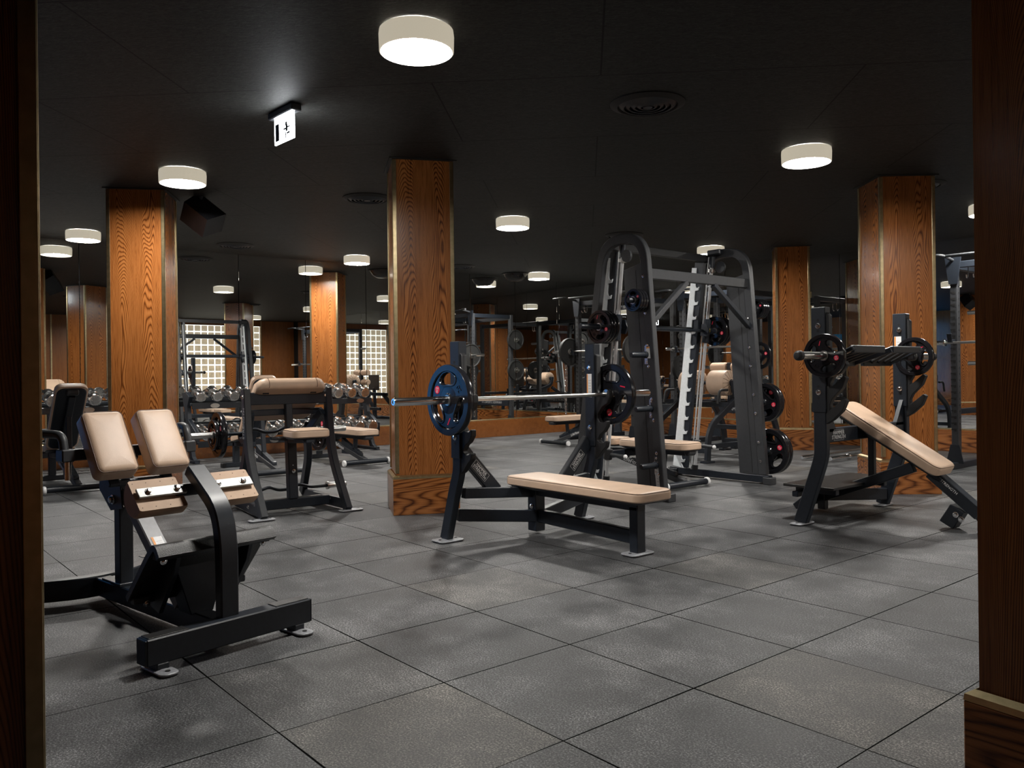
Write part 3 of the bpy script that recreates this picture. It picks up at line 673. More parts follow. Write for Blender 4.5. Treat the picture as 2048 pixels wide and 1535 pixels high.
# multi grip bar
def swiss_bar():
    L0 = 2.03
    t = thing('multi_grip_bar', 'black multi grip bar with rubber capped sleeves racked on the incline bench', 'barbell', (-2.93, 5.845, 1.19))
    for sg in (-1, 1):
        MB().lathe([(0, 0), (.036, 0), (.036, .02), (.026, .03), (.026, .36), (0, .36)], (0, sg*.60, 0), (0, sg, 0), None, 20).build('sleeve', M_SATIN, t)
        MB().lathe([(.028, 0), (.033, .006), (.033, .035), (.02, .052), (0, .056)], (0, sg*.955, 0), (0, sg, 0), None, 20).build('rubber_cap', M_RUB, t)
        MB().bar((0, sg*.50, 0), (0, sg*.61, 0), .05, .05).build('end_block', M_STEEL, t)
        for xx in (-.11, .11):
            MB().bar((xx, sg*.50, xx*.42), (xx, sg*.06, xx*.42), .03, .05).build('side_rail', M_STEEL, t)
        MB().bar((-.125, sg*.50, -.0525), (.125, sg*.50, .0525), .05, .03).build('end_rail', M_STEEL, t)
        for q in (.14, .24, .34, .44):
            MB().tube([(-.10, sg*(q+.05), -.042), (.10, sg*(q-.05), .042)], .014, None, 10).build('grip_handle', M_RUB, t)
    MB().bar((-.11, -.06, -.046), (.11, .06, .046), .04, .045).build('centre_link', M_STEEL, t)
    return t
swiss_bar()
G_IN = 'grip plates on the incline bench bar'
on_bar((-2.93, 5.845, 1.19), 0, [-.66, .66], [K10, K10], ['10 kg grip plate on the left end of the incline bench bar', '10 kg grip plate on the right end of the incline bench bar'], G_IN, [R(40), R(100)])
# ================================================================ 3 BACK EXTENSION BENCH (near left)
def back_extension():
    t = thing('back_extension_bench', 'black back extension bench with four tan pads, nearest on the left', 'exercise bench', (-3.24, 1.25, 0), R(9.7))
    b = MB(); b.bar((-.04, -.36, .085), (-.04, .36, .085), .075, .10); b.build('front_beam', M_STEEL, t)
    for sg in (-1, 1):
        MB().box((-.04, sg*.27, .1365), (.06, .16, .004), None, bev=.001).build('grip_strip', M_GRIT, t)
        q = MB(); q.box((-.04, sg*.362, .085), (.07, .006, .095), None, bev=.002); q.build('end_cap', M_STEEL, t)
        foot_plate(t, -.03, sg*.30, .19, .075); MB().bar((-.07, sg*.30, .025), (.0, sg*.30, .025), .05, .03).build('foot_mount', M_STEEL, t)
    path = fillet([(-.065, 0, .13), (-.065, 0, .42), (-.10, 0, .56), (-.31, 0, .705)], .16, 8)
    MB().rtube(path, .080, .050, (0, 1, 0)).build('front_post', M_STEEL, t)
    MB().bar((-.07, 0, .075), (-1.30, 0, .075), .075, .085).build('spine', M_STEEL, t)
    bow = [(-1.50+.26*(1-((k-6)/6)**2)-.0, (k-6)/6*.42, .075) for k in range(13)]
    MB().rtube(bow, .10, .07, (0, 0, 1)).build('rear_bow', M_STEEL, t)
    for sg in (-1, 1):
        MB().box((-1.43-.02, sg*.36, .1275), (.05, .12, .004), None, bev=.001).build('grip_strip', M_GRIT, t)
    MB().box((-1.08, 0, .122), (.13, .07, .010), None, bev=.001).build('grip_pad', M_GRIT, t)
    MB().box((-.98, 0, .30), (.060, .065, .37), None, bev=.004).build('rear_post', M_STEEL, t)
    MB().box((-.98, 0, .124), (.10, .09, .014), None, bev=.002).build('post_base', M_STEEL, t)
    s0, s1 = Vector((-1.04, 0, .66)), Vector((-.40, 0, .12))
    MB().bar(s0, s1, .080, .055).build('strut', M_STRUT, t)
    d = (s1-s0).normalized(); nn = Vector((-d.z, 0, d.x)); nn = nn if nn.z > 0 else -nn
    yy = nn.cross(d)
    label_sticker(t, matx(yy, -d, nn, s0*.38+s1*.62+nn*.029), .05, .10)
    # side plates where the seat carriage slides
    for sg in (-1, 1):
        MB().prism([(-.17, .09), (.05, .03), (.07, -.09), (-.05, -.11), (-.17, -.02)], .008, None, matx((1, 0, 0), (0, 0, 1), (0, -1, 0), (-.96, sg*.044, .58)), .001).build('pivot_plate', M_GREY, t)
        bolt(t, (-.98, sg*.050, .525), (0, sg, 0), .016)
    # foot plate assembly
    ft, fb = Vector((-.17, 0, .435)), Vector((-.385, 0, .20)); fd = (fb-ft).normalized(); fn = Vector((fd.z, 0, -fd.x)); fn = fn if fn.z > 0 else -fn
    p = MB(); prof = []
    pts = fillet([ft+Vector((.055, 0, -.035)), ft+Vector((.02, 0, .012)), ft+fd*.05, fb], .05, 6)
    p.sweep(pts, [(-.26, -.012), (.26, -.012), (.26, .012), (-.26, .012)], (0, 1, 0)); p.build('foot_board', M_GRIT, t)
    MB().bar(ft+Vector((.01, -.25, -.035)), ft+Vector((.01, .25, -.035)), .05, .03).build('board_rail', M_STEEL, t)
    for sg in (-1, 1):
        MB().prism([(-.02, .07), (.03, .03), (.0, -.05), (-.13, -.23), (-.22, -.20)], .02, None, matx((1, 0, 0), (0, 0, 1), (0, -1, 0), (ft.x, sg*.16, ft.z-.07)), .002).build('board_gusset', M_STEEL, t)
        bolt(t, ft+Vector((.02, sg*.22, -.055)), (1, 0, -.3), .010)
        bolt(t, fb+Vector((.05, sg*.20, -.02)), (1, 0, -.3), .010)
    MB().bar(fb+Vector((.03, -.25, -.005)), fb+Vector((.03, .25, -.005)), .04, .03).build('board_rail', M_STEEL, t)
    MB().prism([(-.13, .0), (.13, .0), (.05, -.26), (-.05, -.26)], .10, None, matx((0, 1, 0), (0, 0, 1), (1, 0, 0), (-.31, 0, .37)), .003).build('board_bracket', M_STEEL, t)
    MB().bar((-.33, 0, .11), (-.33, 0, .32), .09, .08, None, (1, 0, 0)).build('board_post', M_STEEL, t)
    # ankle pads
    c0 = Vector((-.30, 0, .625)); fx = Vector((.70, 0, .71)).normalized(); fu = Vector((-.71, 0, .70)).normalized()
    for sg in (-1, 1):
        c = c0+Vector((0, sg*.165, 0))
        m = MB(); N = 16; hw, hh, dp = .10, .078, .095
        t2 = bmesh.new(); rings = []
        prof = [(0, hh), (-.012, hh+.004)] + [(-.015-(dp-.015)*sin(R(a)), (hh+.004)*cos(R(a))) for a in range(8, 173, 11)] + [(-.012, -hh-.004), (0, -hh)]
        for q, sc in ((-hw, .93), (-hw+.008, 1), (hw-.008, 1), (hw, .93)):
            rings.append([t2.verts.new(c + Vector((0, q, 0)) + fx*(u_*sc) + fu*(v_*sc)) for u_, v_ in prof])
        for A_, B_ in zip(rings[:-1], rings[1:]):
            for k in range(len(prof)): t2.faces.new((A_[k], A_[(k+1) % len(prof)], B_[(k+1) % len(prof)], B_[k]))
        t2.faces.new(rings[0][::-1]); t2.faces.new(rings[-1]); bmesh.ops.recalc_face_normals(t2, faces=t2.faces)
        m.add(t2); pd = m.build('ankle_pad', M_TAN2, t, 40)
        sk = MB()
        for q in (-.085, -.03, .03, .085):
            for v_ in (-.062, .062): sk.cyl(c+Vector((0, q, 0))+fu*v_-fx*.001, c+Vector((0, q, 0))+fu*v_+fx*.0008, .0022, None, 6)
        sk.build('staples', M_SEAM, pd)
    T = matx((0, 1, 0), fu, -fx if False else Vector((0, 1, 0)).cross(fu), c0)
    out = 1 if Vector((0, 1, 0)).cross(fu).dot(fx) > 0 else -1
    mb = MB()
    for sg in (-1, 1):
        mp_ = MB(); mp_.box((sg*.155, .0, out*.013), (.20, .046, .012), None, bev=.002); o = mp_.build('mount_plate', M_ALU, t); o.data.transform(T)
        for q in (.09, .21): bolt(t, c0+Vector((0, sg*q, 0))+fx*.019, fx, .011)
    MB().bar(c0+Vector((0, -.10, 0))+fx*.004, c0+Vector((0, .10, 0))+fx*.004, .03, .05).build('crossbar', M_STEEL, t)
    # hip pads
    top, bot = Vector((-.905, 0, .955)), Vector((-.70, 0, .665)); pdn = (bot-top).normalized(); pn = Vector((-pdn.z, 0, pdn.x))
    pn = pn if pn.z > 0 else -pn
    mid = (top+bot)/2
    for sg in (-1, 1):
        lab = None
        Tm = matx(pdn, pn.cross(pdn), pn, mid + Vector((0, sg*.1225-.005, 0)) - pn*.085 - pdn*.012)
        pad(t, Tm, .325, .185, .085, .028, .030)
        MB().bar(mid+Vector((0, sg*.1225, 0))-pn*.105-pdn*.15, mid+Vector((0, sg*.1225, 0))-pn*.105+pdn*.17, .05, .025, None, pn).build('pad_bracket', M_STEEL, t)
    MB().bar(mid+Vector((0, -.28, .02))-pn*.13, mid+Vector((0, .28, .02))-pn*.13, .05, .05).build('handle_bar', M_STEEL, t)
    MB().bar(mid-pn*.13+pdn*.14+Vector((0, -.12, 0)), mid-pn*.13+pdn*.14+Vector((0, .12, 0)), .06, .03).build('lower_rail', M_STEEL, t)
    MB().bar(mid-pn*.11, Vector((-1.0, 0, .62)), .05, .06).build('carriage', M_STEEL, t)
    hz = (mid+Vector((0, 0, .02))-pn*.13)
    for sg in (-1, 1):
        MB().box((hz.x, sg*.285, hz.z), (.075, .055, .055), None, bev=.005).build('handle_block', M_GREY, t)
        MB().tube(fillet([(hz.x, sg*.29, hz.z+.02), (hz.x-.02, sg*.29, hz.z+.09), (hz.x-.14, sg*.33, hz.z+.095), (hz.x-.32, sg*.40, hz.z+.08)], .06), .019, None, 12).build('handle', M_GREY, t)
        MB().cyl((hz.x, sg*.275, hz.z-.02), (hz.x, sg*.275, hz.z-.11), .014, None).build('handle_post', M_CHROME, t)
    return t
back_extension()
# ================================================================ 4 PREACHER CURL BENCH
def preacher():
    t = thing('preacher_curl_bench', 'preacher curl bench with rolled tan arm pad, beside the left column', 'exercise bench', (-5.955, 2.885, 0), R(-3.9))
    for sg in (-1, 1):
        y = sg*.345
        path = fillet([(-.43, y, .99), (-.37, y, .46), (-.04, y, .014)], .22, 8)
        MB().rtube(path, .055, .075, (0, 1, 0)).build('front_leg', M_GREY if sg < 0 else M_STEEL, t)
        foot_plate(t, -.03, y+sg*.02, .09, .20)
        MB().bar((-.06, y, .06), (-.86, sg*.30, .06), .05, .085).build('base_rail', M_STEEL, t)
        path = fillet([(-.86, sg*.29, .07), (-.66, sg*.27, .42), (-.68, sg*.25, .66)], .25, 6)
        MB().rtube(path, .05, .075, (0, 1, 0)).build('rear_leg', M_STEEL, t)
        MB().prism([(-.03, .66), (.02, .70), (-.06, .56), (-.14, .53), (-.21, .56), (-.24, .62), (-.215, .62), (-.19, .585), (-.14, .57), (-.08, .61)], .04, None, matx((1, 0, 0), (0, 0, 1), (0, -1, 0), (-.66, sg*.25, .0)), .002).build('bar_catch', M_STEEL, t)
        bolt(t, (-.40, y-.032, .93), (0, -1, 0), .012); bolt(t, (-.30, y-.03, .075), (0, -1, 0), .010)
        MB().bar((-.66, sg*.25, .60), (-.43, sg*.30, .80), .045, .06).build('side_brace', M_STEEL, t)
    text(t, 'STRENGTH', .05, matx((.05, 0, 1), (-1, 0, .05), (0, -1, 0), (-.40, -.345-.0295, .72)), M_SILV, name='brand_lettering')
    MB().bar((-.36, -.32, .065), (-.36, .32, .065), .075, .075).build('base_crossbar', M_STEEL, t)
    MB().box((-.36, 0, .1045), (.06, .5, .004), None, bev=.001).build('grip_strip', M_GRIT, t)
    MB().bar((-.42, -.33, .915), (-.42, .33, .915), .05, .10).build('top_crossbar', M_STEEL, t)
    MB().bar((-.44, -.33, .80), (-.52, .33, .80), .03, .05).build('rear_crossbar', M_STEEL, t)
    MB().bar((-.43, 0, .90), (-.385, 0, .33), .055, .055, None, (1, 0, 0)).build('seat_post', M_STEEL, t)
    MB().bar((-.385, 0, .62), (-.345, 0, .10), .075, .075, None, (1, 0, 0)).build('lower_post', M_STEEL, t)
    h = MB()
    for k in range(7): h.box((-.325-.005*k, 0, .32+.045*k), (.004, .010, .022), None, bev=0)
    h.build('height_scale', M_WHITE, t)
    bolt(t, (-.36, 0, .665), (1, 0, 0), .011); bolt(t, (-.315, 0, .325), (1, 0, 0), .011)
    # seat
    MB().bar((-.36, 0, .575), (.04, 0, .60), .07, .05).build('seat_arm', M_STEEL, t)
    MB().tube([(-.30, -.06, .585), (-.30, -.19, .60)], .013, None, 10).build('adjust_lever', M_GREY, t)
    pad(t, Matrix.Translation((-.07, .01, .615)), .28, .31, .065, .06, .024, name='seat_pad')
    MB().box((.0, .0, .598), (.05, .10, .03), None, bev=.008).build('seat_stop', M_GREY, t)
    # arm pad: rolled top edge, face sloping away
    m = MB(); prof = []
    pts2 = fillet([(-.385, .955), (-.275, 1.005), (-.315, 1.085), (-.40, 1.065), (-.70, .775), (-.665, .725)], .05, 6)
    t2 = bmesh.new(); rings = []
    n = 18
    for k in range(n+1):
        y = -.285+.57*k/n; e_ = max(0, abs(y)-.215)/.07; sc = 1-.30*e_**2.2
        cx, cz = -.45, .95
        rings.append([t2.verts.new((cx+(p.x-cx)*sc, y, cz+(p.y-cz)*sc)) for p in [Vector((q[0], q[1])) for q in pts2]])
    for A_, B_ in zip(rings[:-1], rings[1:]):
        K = len(A_)
        for k in range(K): t2.faces.new((A_[k], A_[(k+1) % K], B_[(k+1) % K], B_[k]))
    t2.faces.new(rings[0][::-1]); t2.faces.new(rings[-1]); bmesh.ops.recalc_face_normals(t2, faces=t2.faces)
    m.add(t2); ap = m.build('arm_pad', M_TAN, t, 60)
    for y in (-.2, .2):
        e_ = 0
        s_ = MB(); s_.tube([(p[0]+.001, y, p[1]+.001) for p in pts2[3:-4]], .0022, None, 5); s_.build('piping', M_SEAM, ap)
        MB().box((-.40, y, .965), (.06, .05, .03), None, bev=.004).build('pad_mount', M_STEEL, t)
    return t
preacher()
th0 = R(-3.9); cth, sth = cos(th0), sin(th0)
def pl_(x, y, z): return Vector((-5.955+cth*x-sth*y, 2.885+sth*x+cth*y, z))
ez_bar('curl bar racked on the preacher bench with grip plates', pl_(-.86, 0, .612), th0, 'curl bars at the preacher bench', 1.40)
on_bar(pl_(-.86, 0, .612), th0, [-.435, -.475, .445], [K15, K5, K15],
       ['large grip plate on the left end of the preacher curl bar', 'small outer grip plate on the left end of the preacher curl bar', 'large grip plate on the right end of the preacher curl bar'], 'plates on the preacher curl bar')
ez_bar('curl bar lying low on the preacher bench base', pl_(-.70, .06, .128), th0+R(2), 'curl bars at the preacher bench', 1.15)
# ================================================================ 5 SMITH MACHINE
SM = Vector((-4.6, 6.2, 0))
def smith():
    t = thing('smith_machine', 'tall black Smith machine with sloping guide rods, right of centre', 'weight machine', SM)
    def fx(z): return .055-.115*(z-.09)/1.1 if z < 1.2 else .055-.115*(1.11/1.1)-.05*(z-1.2)/.8
    for sg in (-1, 1):
        y = sg*.75
        # arched frame
        path = [(.03, y, .09), (-.155, y, 2.02), (-.28, y, 2.26), (-.62, y, 2.27), (-.98, y, .09)]
        path = fillet([(.03, y, .09), (-.145, y, 2.27), (-.62, y, 2.275), (-.98, y, .09)], .22, 8)
        MB().rtube(path, .060, .085, (0, 1, 0)).build('arch_frame', M_GREY, t)
        poly = [(.005, .09), (-.150, 1.93), (-.165, 2.04), (-.37, 1.99), (-.235, .09)]
        MB().prism(poly, .035, None, matx((1, 0, 0), (0, 0, 1), (0, -1, 0), (0, y, 0)), .002).build('side_panel', M_GREY, t)
        sm = MB(); sm.bar((-.085, y-.0185*1, .10), (-.23, y-.0185, 1.98), .002, .004, None, (1, 0, 0)); sm.build('panel_seam', M_DARK, t)
        MB().bar((.10, y, .05), (-1.10, y, .05), .075, .07).build('base_rail', M_STEEL, t)
        MB().box((.09, y, .035), (.09, .10, .07), None, bev=.006).build('rubber_foot', M_GREY, t)
        MB().box((-1.05, y, .035), (.12, .10, .07), None, bev=.006).build('rubber_foot', M_STEEL, t)
        yr = sg*.655
        p0, p1 = Vector((-.72, yr, .085)), Vector((-.47, yr, 2.24))
        MB().tube([p0, p1], .0165, None, 14).build('guide_rod', M_ROD, t)
        MB().cyl(p0, p0+Vector((.006, 0, .05)), .030, None).build('rod_buffer', M_RUB, t)
        MB().cyl(p1-Vector((.012, 0, .11)), p1, .027, None).build('rod_cap', M_STEEL, t)
        MB().cyl(p1-Vector((.018, 0, .155)), p1-Vector((.014, 0, .125)), .036, None).build('rod_collar', M_SATIN, t)
        # second balance rod
        MB().tube([p0+Vector((-.045, sg*-.0, .0)), p1+Vector((-.045, 0, 0))], .008, None, 8).build('counter_rod', M_ROD, t)
        # serrated catch rack
        d = (p1-p0).normalized(); L_ = 2.06; prof = [(-.035, 0), (.0, 0), (.0, .05)]
        k = 0; z = .05; pr = []
        while z < L_-.12:
            pr += [(.012, z), (.055, z+.01), (.062, z+.045), (.040, z+.032), (.022, z+.036), (.012, z+.06), (.012, z+.085)]; z += .148
        poly = [(-.085, 0), (.05, 0)] + pr + [(.010, L_), (-.045, L_)]
        nx = Vector((d.z, 0, -d.x)); Tm = matx(nx, d, nx.cross(d), Vector((-.90, yr-sg*.02, .10)))
        MB().prism(poly, .012, None, Tm, .001).build('catch_rack', M_RACKW, t)
        MB().bar((-.875, yr-sg*.02+.03, .10), (-.625, yr-sg*.02+.03, 2.20), .05, .11, None, (1, 0, 0)).build('rack_post', M_STEEL, t)
        # carriage
        zc = 1.50; xc = -.72+.25*(zc-.085)/2.155
        cd = MB(); cd.cyl(Vector((xc, yr, zc))-d*.12, Vector((xc, yr, zc))+d*.12, .036, None, 20, .01); cd.build('carriage', M_STEEL, t)
        q = MB(); q.prism([(-.05, -.05), (.03, -.06), (.06, .0), (.03, .07), (-.03, .07)], .02, None, matx((1, 0, 0), (0, 0, 1), (0, -1, 0), (xc+.02, yr-sg*.055, zc)), .003); q.build('lock_hook', M_STEEL, t)
        text(t, '!', .05, matx((0, 1, 0), (0, 0, 1), (1, 0, 0), (xc+.085, yr-sg*.055, zc+.0)), M_YEL, name='warning_mark', ex=.001)
        MB().lathe([(0, 0), (.034, 0), (.034, .015), (.025, .02), (.025, .40), (.02, .41), (0, .41)], (xc, sg*.72, zc), (0, sg, 0), None, 18).build('bar_sleeve', M_STEEL, t)
        # safety stop
        zs = .34; xs = -.72+.25*(zs-.085)/2.155
        MB().cyl(Vector((xs, yr, zs))-d*.05, Vector((xs, yr, zs))+d*.05, .040, None, 16, .006).build('safety_stop', M_RUB, t)
        sp_ = MB(); sp_.cyl((xs, yr, zs), (xs+.20, yr-.0, zs-.01), .016, None); o = sp_.build('stop_handle', M_GREY, t)
        MB().lathe([(0, 0), (.018, .004), (.020, .018), (.012, .028), (0, .03)], (xs+.20, yr, zs-.01), (1, 0, 0), M_WHITE, 12).build('knob', M_WHITE, t)
        # plate horns and bolts
        for z in (1.705, 1.24, .78, .30):
            x = fx(z)-.045
            f0 = MB()
            for (bx, bz) in ((0, .055), (0, -.055)):
                pass
            f0.box((x, y+sg*.022, z), (.045, .012, .16), None, bev=.002); f0.build('horn_bracket', M_SATIN, t)
            for bz in (.06, -.06): bolt(t, (x, y+sg*.028, z+bz), (0, sg, 0), .008)
            MB().lathe([(0, 0), (.030, 0), (.030, .03), (.0245, .035), (.0245, .185 if sg < 0 else .26), (.02, .195 if sg < 0 else .27), (0, .195 if sg < 0 else .27)], (x, y+sg*.028, z), (0, sg, 0), None, 18).build('plate_horn', M_STEEL, t)
        for z in (.22, .40, .68, .86, 1.14, 1.32, 1.60, 1.92):
            bolt(t, (fx(z)-.028, y-.031, z), (0, -1, 0), .010)
    MB().tube([(xc, -.73, zc), (xc, .73, zc)], .0145, None, 14).build('bar', M_STEEL, t)
    MB().bar((-.135, -.74, 1.945), (-.135, .74, 1.945), .05, .09).build('front_crossbeam', M_GREY, t)
    for sg in (-1, 1):
        MB().bar((-.13, sg*.20, 1.90), (-.095, sg*.72, 1.52), .045, .055, None, (1, 0, 0)).build('diagonal_brace', M_STEEL if sg > 0 else M_GREY, t)
        bolt(t, (-.06, sg*.735, 1.50), (1, 0, 0), .013)
        pq = MB(); pq.lathe([(0, -.012), (.055, -.012), (.058, 0), (.055, .012), (0, .012)], (-.40, sg*.69, 2.13), (0, 1, 0), None, 24); pq.build('pulley', M_GREY, t)
        MB().box((-.46, sg*.68, 2.285), (.16, .06, .05), None, bev=.01).build('pulley_bracket', M_STEEL, t)
    MB().bar((-.60, -.74, 2.24), (-.60, .74, 2.24), .05, .07).build('rear_crossbeam', M_GREY, t)
    MB().bar((-.95, -.74, .30), (-.95, .74, .30), .05, .07).build('rear_crossbeam', M_STEEL, t)
    MB().bar((-.74, -.74, 1.52), (-.74, .74, 1.52), .04, .05).build('rear_crossbeam', M_STEEL, t)
    label_sticker(t, matx((1, 0, 0), (-.1, 0, 1), (0, -1, 0), (-.002, -.782, .22)), .04, .22, 'top')
    label_sticker(t, matx((1, 0, 0), (-.1, 0, 1), (0, -1, 0), (-.085, -.782, 1.26)), .04, .10, 'top')
    return t, xc, zc, fx
smt, sxc, szc, sfx = smith()
GS = 'grip plates on the Smith machine bar'
for y, k, lb, s_ in ((-.80, K10, 'inner grip plate on the left end of the Smith machine bar', 0), (-.842, K10, 'middle grip plate on the left end of the Smith machine bar', 0), (-.884, K10, 'outer grip plate on the left end of the Smith machine bar', 0),
                 (.80, K10, 'inner grip plate on the right end of the Smith machine bar', 0), (.842, K10, 'middle grip plate on the right end of the Smith machine bar', 0), (.884, K10, 'outer grip plate on the right end of the Smith machine bar', 0)):
    plate(k, SM+Vector((sxc, y, szc)), lb, GS, pi/2, R(20+30*abs(y)))
GH = 'grip plates stored on the Smith machine horns'
def horn(sg, z, q, k, lb, sp_=0):
    plate(k, SM+Vector((sfx(z)-.045, sg*((.905 if sg > 0 else .83)+q), z)), lb, GH, pi/2, sp_)
for i, nm in enumerate(('inner', 'middle', 'outer')):
    horn(-1, 1.705, .034*i, K2, '%s small plate on the top left horn of the Smith machine' % nm)
    horn(1, 1.705, .034*i, K2, '%s small plate on the top right horn of the Smith machine' % nm)
horn(1, 1.24, 0, (.135, .034, '10'), 'single grip plate on the second horn of the Smith machine right side', R(15))
horn(1, .78, 0, K15, '15 kg grip plate on the third horn of the Smith machine right side, inner', R(40))
horn(1, .78, .045, K15, '15 kg grip plate on the third horn of the Smith machine right side, outer', R(-30))
horn(1, .30, 0, K20, '20 kg grip plate on the lowest horn of the Smith machine right side, inner', R(10))
horn(1, .30, .05, K20, '20 kg grip plate on the lowest horn of the Smith machine right side, outer', R(35))
# ================================================================ 6 ADJUSTABLE BENCHES
def adj_bench(lab, loc, rz, back=0, seat=0, label_text=True):
    """x+ toward the wheeled head end"""
    t = thing('adjustable_bench', lab, 'weight bench', loc, rz, 'adjustable benches with wheels')
    MB().tube([(.62, -.28, .045), (.62, .28, .045)], .030, None, 14).build('rear_tube', M_STEEL, t)
    MB().bar((-.62, -.16, .03), (-.62, .16, .03), .07, .055).build('front_foot', M_STEEL, t)
    for sg in (-1, 1):
        MB().cyl((.62, sg*.285, .042), (.62, sg*.315, .042), .040, None, 18, .008).build('wheel', M_WHITE, t)
        MB().box((-.62, sg*.16, .028), (.08, .04, .056), None, bev=.006).build('foot_cap', M_RUB, t)
    MB().bar((.60, 0, .055), (-.30, 0, .27), .06, .055).build('main_beam', M_GREY, t)
    MB().bar((-.62, 0, .03), (-.62, 0, .30), .07, .06, None, (1, 0, 0)).build('front_post', M_STEEL, t)
    MB().bar((-.64, 0, .28), (-.10, 0, .30), .07, .06).build('top_beam', M_STEEL, t)
    m = MB(); pr = [(0, 0)]; 
    pr = [(.0, .02), (.46, .02)] + [(.46-.065*k-(0 if s_ else .03), .05+.022*k+(.0 if s_ else .012)) for k in range(6) for s_ in (1, 0)] + [(.0, .22)]
    m.prism(pr, .05, None, matx((1, 0, 0), (0, 0, 1), (0, -1, 0), (.04, 0, .09)), .002); m.build('angle_ladder', M_STEEL, t)
    if label_text:
        text(t, 'LifeFitness', .055, matx((-.97, 0, .23), (.23, 0, .97), (0, 1, 0), (.2, .032, .16)), M_WHITE, name='brand_lettering', shear=.3)
        text(t, 'LifeFitness', .062, matx((.97, 0, -.23), (.23, 0, .97), (0, -1, 0), (-.02, -.032, .205)), M_WHITE, name='brand_lettering', shear=.3)
    sq = Matrix.Translation((-.16, 0, .345)) @ Matrix.Rotation(R(seat), 4, 'Y')
    pad(t, sq @ Matrix.Translation((-.20, 0, .02)), .36, .28, .07, .05, .024, name='seat_pad', taper=.03)
    bq = Matrix.Translation((-.14, 0, .345)) @ Matrix.Rotation(R(-back), 4, 'Y')
    pad(t, bq @ Matrix.Translation((.43, 0, .02)), .84, .30, .07, .07, .026, name='back_pad')
    f = MB(); f.box((.38, 0, -.015), (.76, .06, .045), None, bev=.004); o = f.build('back_frame', M_STEEL, t); o.data.transform(bq)
    g = MB(); g.cyl((.80, -.055, -.005), (.80, .055, -.005), .032, None, 16, .01); o = g.build('grip', M_GREY, t); o.data.transform(bq)
    p = bq @ Vector((.50, 0, -.02)); q0 = Vector((.34 if back < 30 else .22, 0, .17))
    MB().bar(p, q0, .05, .035).build('support_strut', M_STEEL, t)
    h = MB(); h.tube([(-.52, -.05, .32), (-.52, -.21, .29)], .013, None, 10); h.build('seat_lever', M_GREY, t)
    MB().lathe([(0, 0), (.018, .004), (.02, .018), (.01, .028), (0, .03)], (-.52, -.21, .29), (0, -1, 0), None, 12).build('knob', M_WHITE, t)
    return t
adj_bench('flat adjustable bench with tan pads standing inside the Smith machine', (-5.50, 6.17, 0), 0)
adj_bench('adjustable bench with raised back near the left frame edge, behind the back extension bench', (-9.40, 1.87, 0), 0, 50, -8)
adj_bench('adjustable bench with raised back behind the preacher curl bench', (-9.22, 3.82, 0), 0, 58, -8)
adj_bench('flat adjustable bench with tan pads between preacher bench and middle column', (-9.44, 5.03, 0), 0)
# ================================================================ 7 DUMBBELL RACKS
def db_rack(lab, b0, b1):
    L_ = b1-b0; t = thing('dumbbell_rack', lab, 'dumbbell rack', (-10.78, (b0+b1)/2, 0), 0, 'two tier dumbbell racks along the mirror wall'); h = L_/2
    for sg in (-1, 1):
        y = sg*(h-.06)
        MB().prism([(.30, 0), (.10, 0), (-.02, .30), (-.10, .62), (-.20, .88), (-.06, .90), (.08, .84), (.0, .72), (.02, .55), (.30, .40), (.30, .28), (.08, .25), (.16, .08)], .05, None, matx((1, 0, 0), (0, 0, 1), (0, -1, 0), (0, y, 0)), .003).build('end_frame', M_STEEL, t)
        MB().box((-.05, y, .02), (.60, .09, .04), None, bev=.005).build('foot', M_STEEL, t)
        for z, x in ((.80, .0), (.74, .0), (.33, .22)): bolt(t, (x, y-sg*.03, z), (0, -sg if sg > 0 else -1, 0), .012)
    for (x0, z0) in ((.03, .765), (.24, .285)):
        tilt = R(14)
        for dx in (-.10, .10):
            MB().bar((x0+dx*cos(tilt)-.05, -h+.05, z0-dx*sin(tilt)), (x0+dx*cos(tilt)-.05, h-.05, z0-dx*sin(tilt)), .05, .035).build('shelf_rail', M_STEEL, t)
        MB().box((x0+.075, 0, z0-.045), (.02, L_-.12, .075), None, bev=.004).build('fascia', M_STEEL, t)
        n = int((L_-.2)/.55)
        for k in range(n):
            bd = MB(); t3 = bmesh.new(); bmesh.ops.create_cone(t3, cap_ends=True, segments=20, radius1=.03, radius2=.03, depth=.004)
            bmesh.ops.scale(t3, vec=(2.0, 1, 1), verts=t3.verts)
            bd.add(t3, None, matx((0, 1, 0), (0, 0, 1), (1, 0, 0), (x0+.088, -h+.35+k*(L_-.6)/max(1, n-1), z0-.045))); bd.build('oval_badge', M_SATIN, t)
    MB().bar((-.12, -h+.06, .45), (-.12, h-.06, .45), .05, .05).build('rear_rail', M_STEEL, t)
    return t
db_rack('long two tier dumbbell rack between the left and middle columns', 3.52, 6.24)
db_rack('two tier dumbbell rack left of and behind the left column', .70, 3.30)
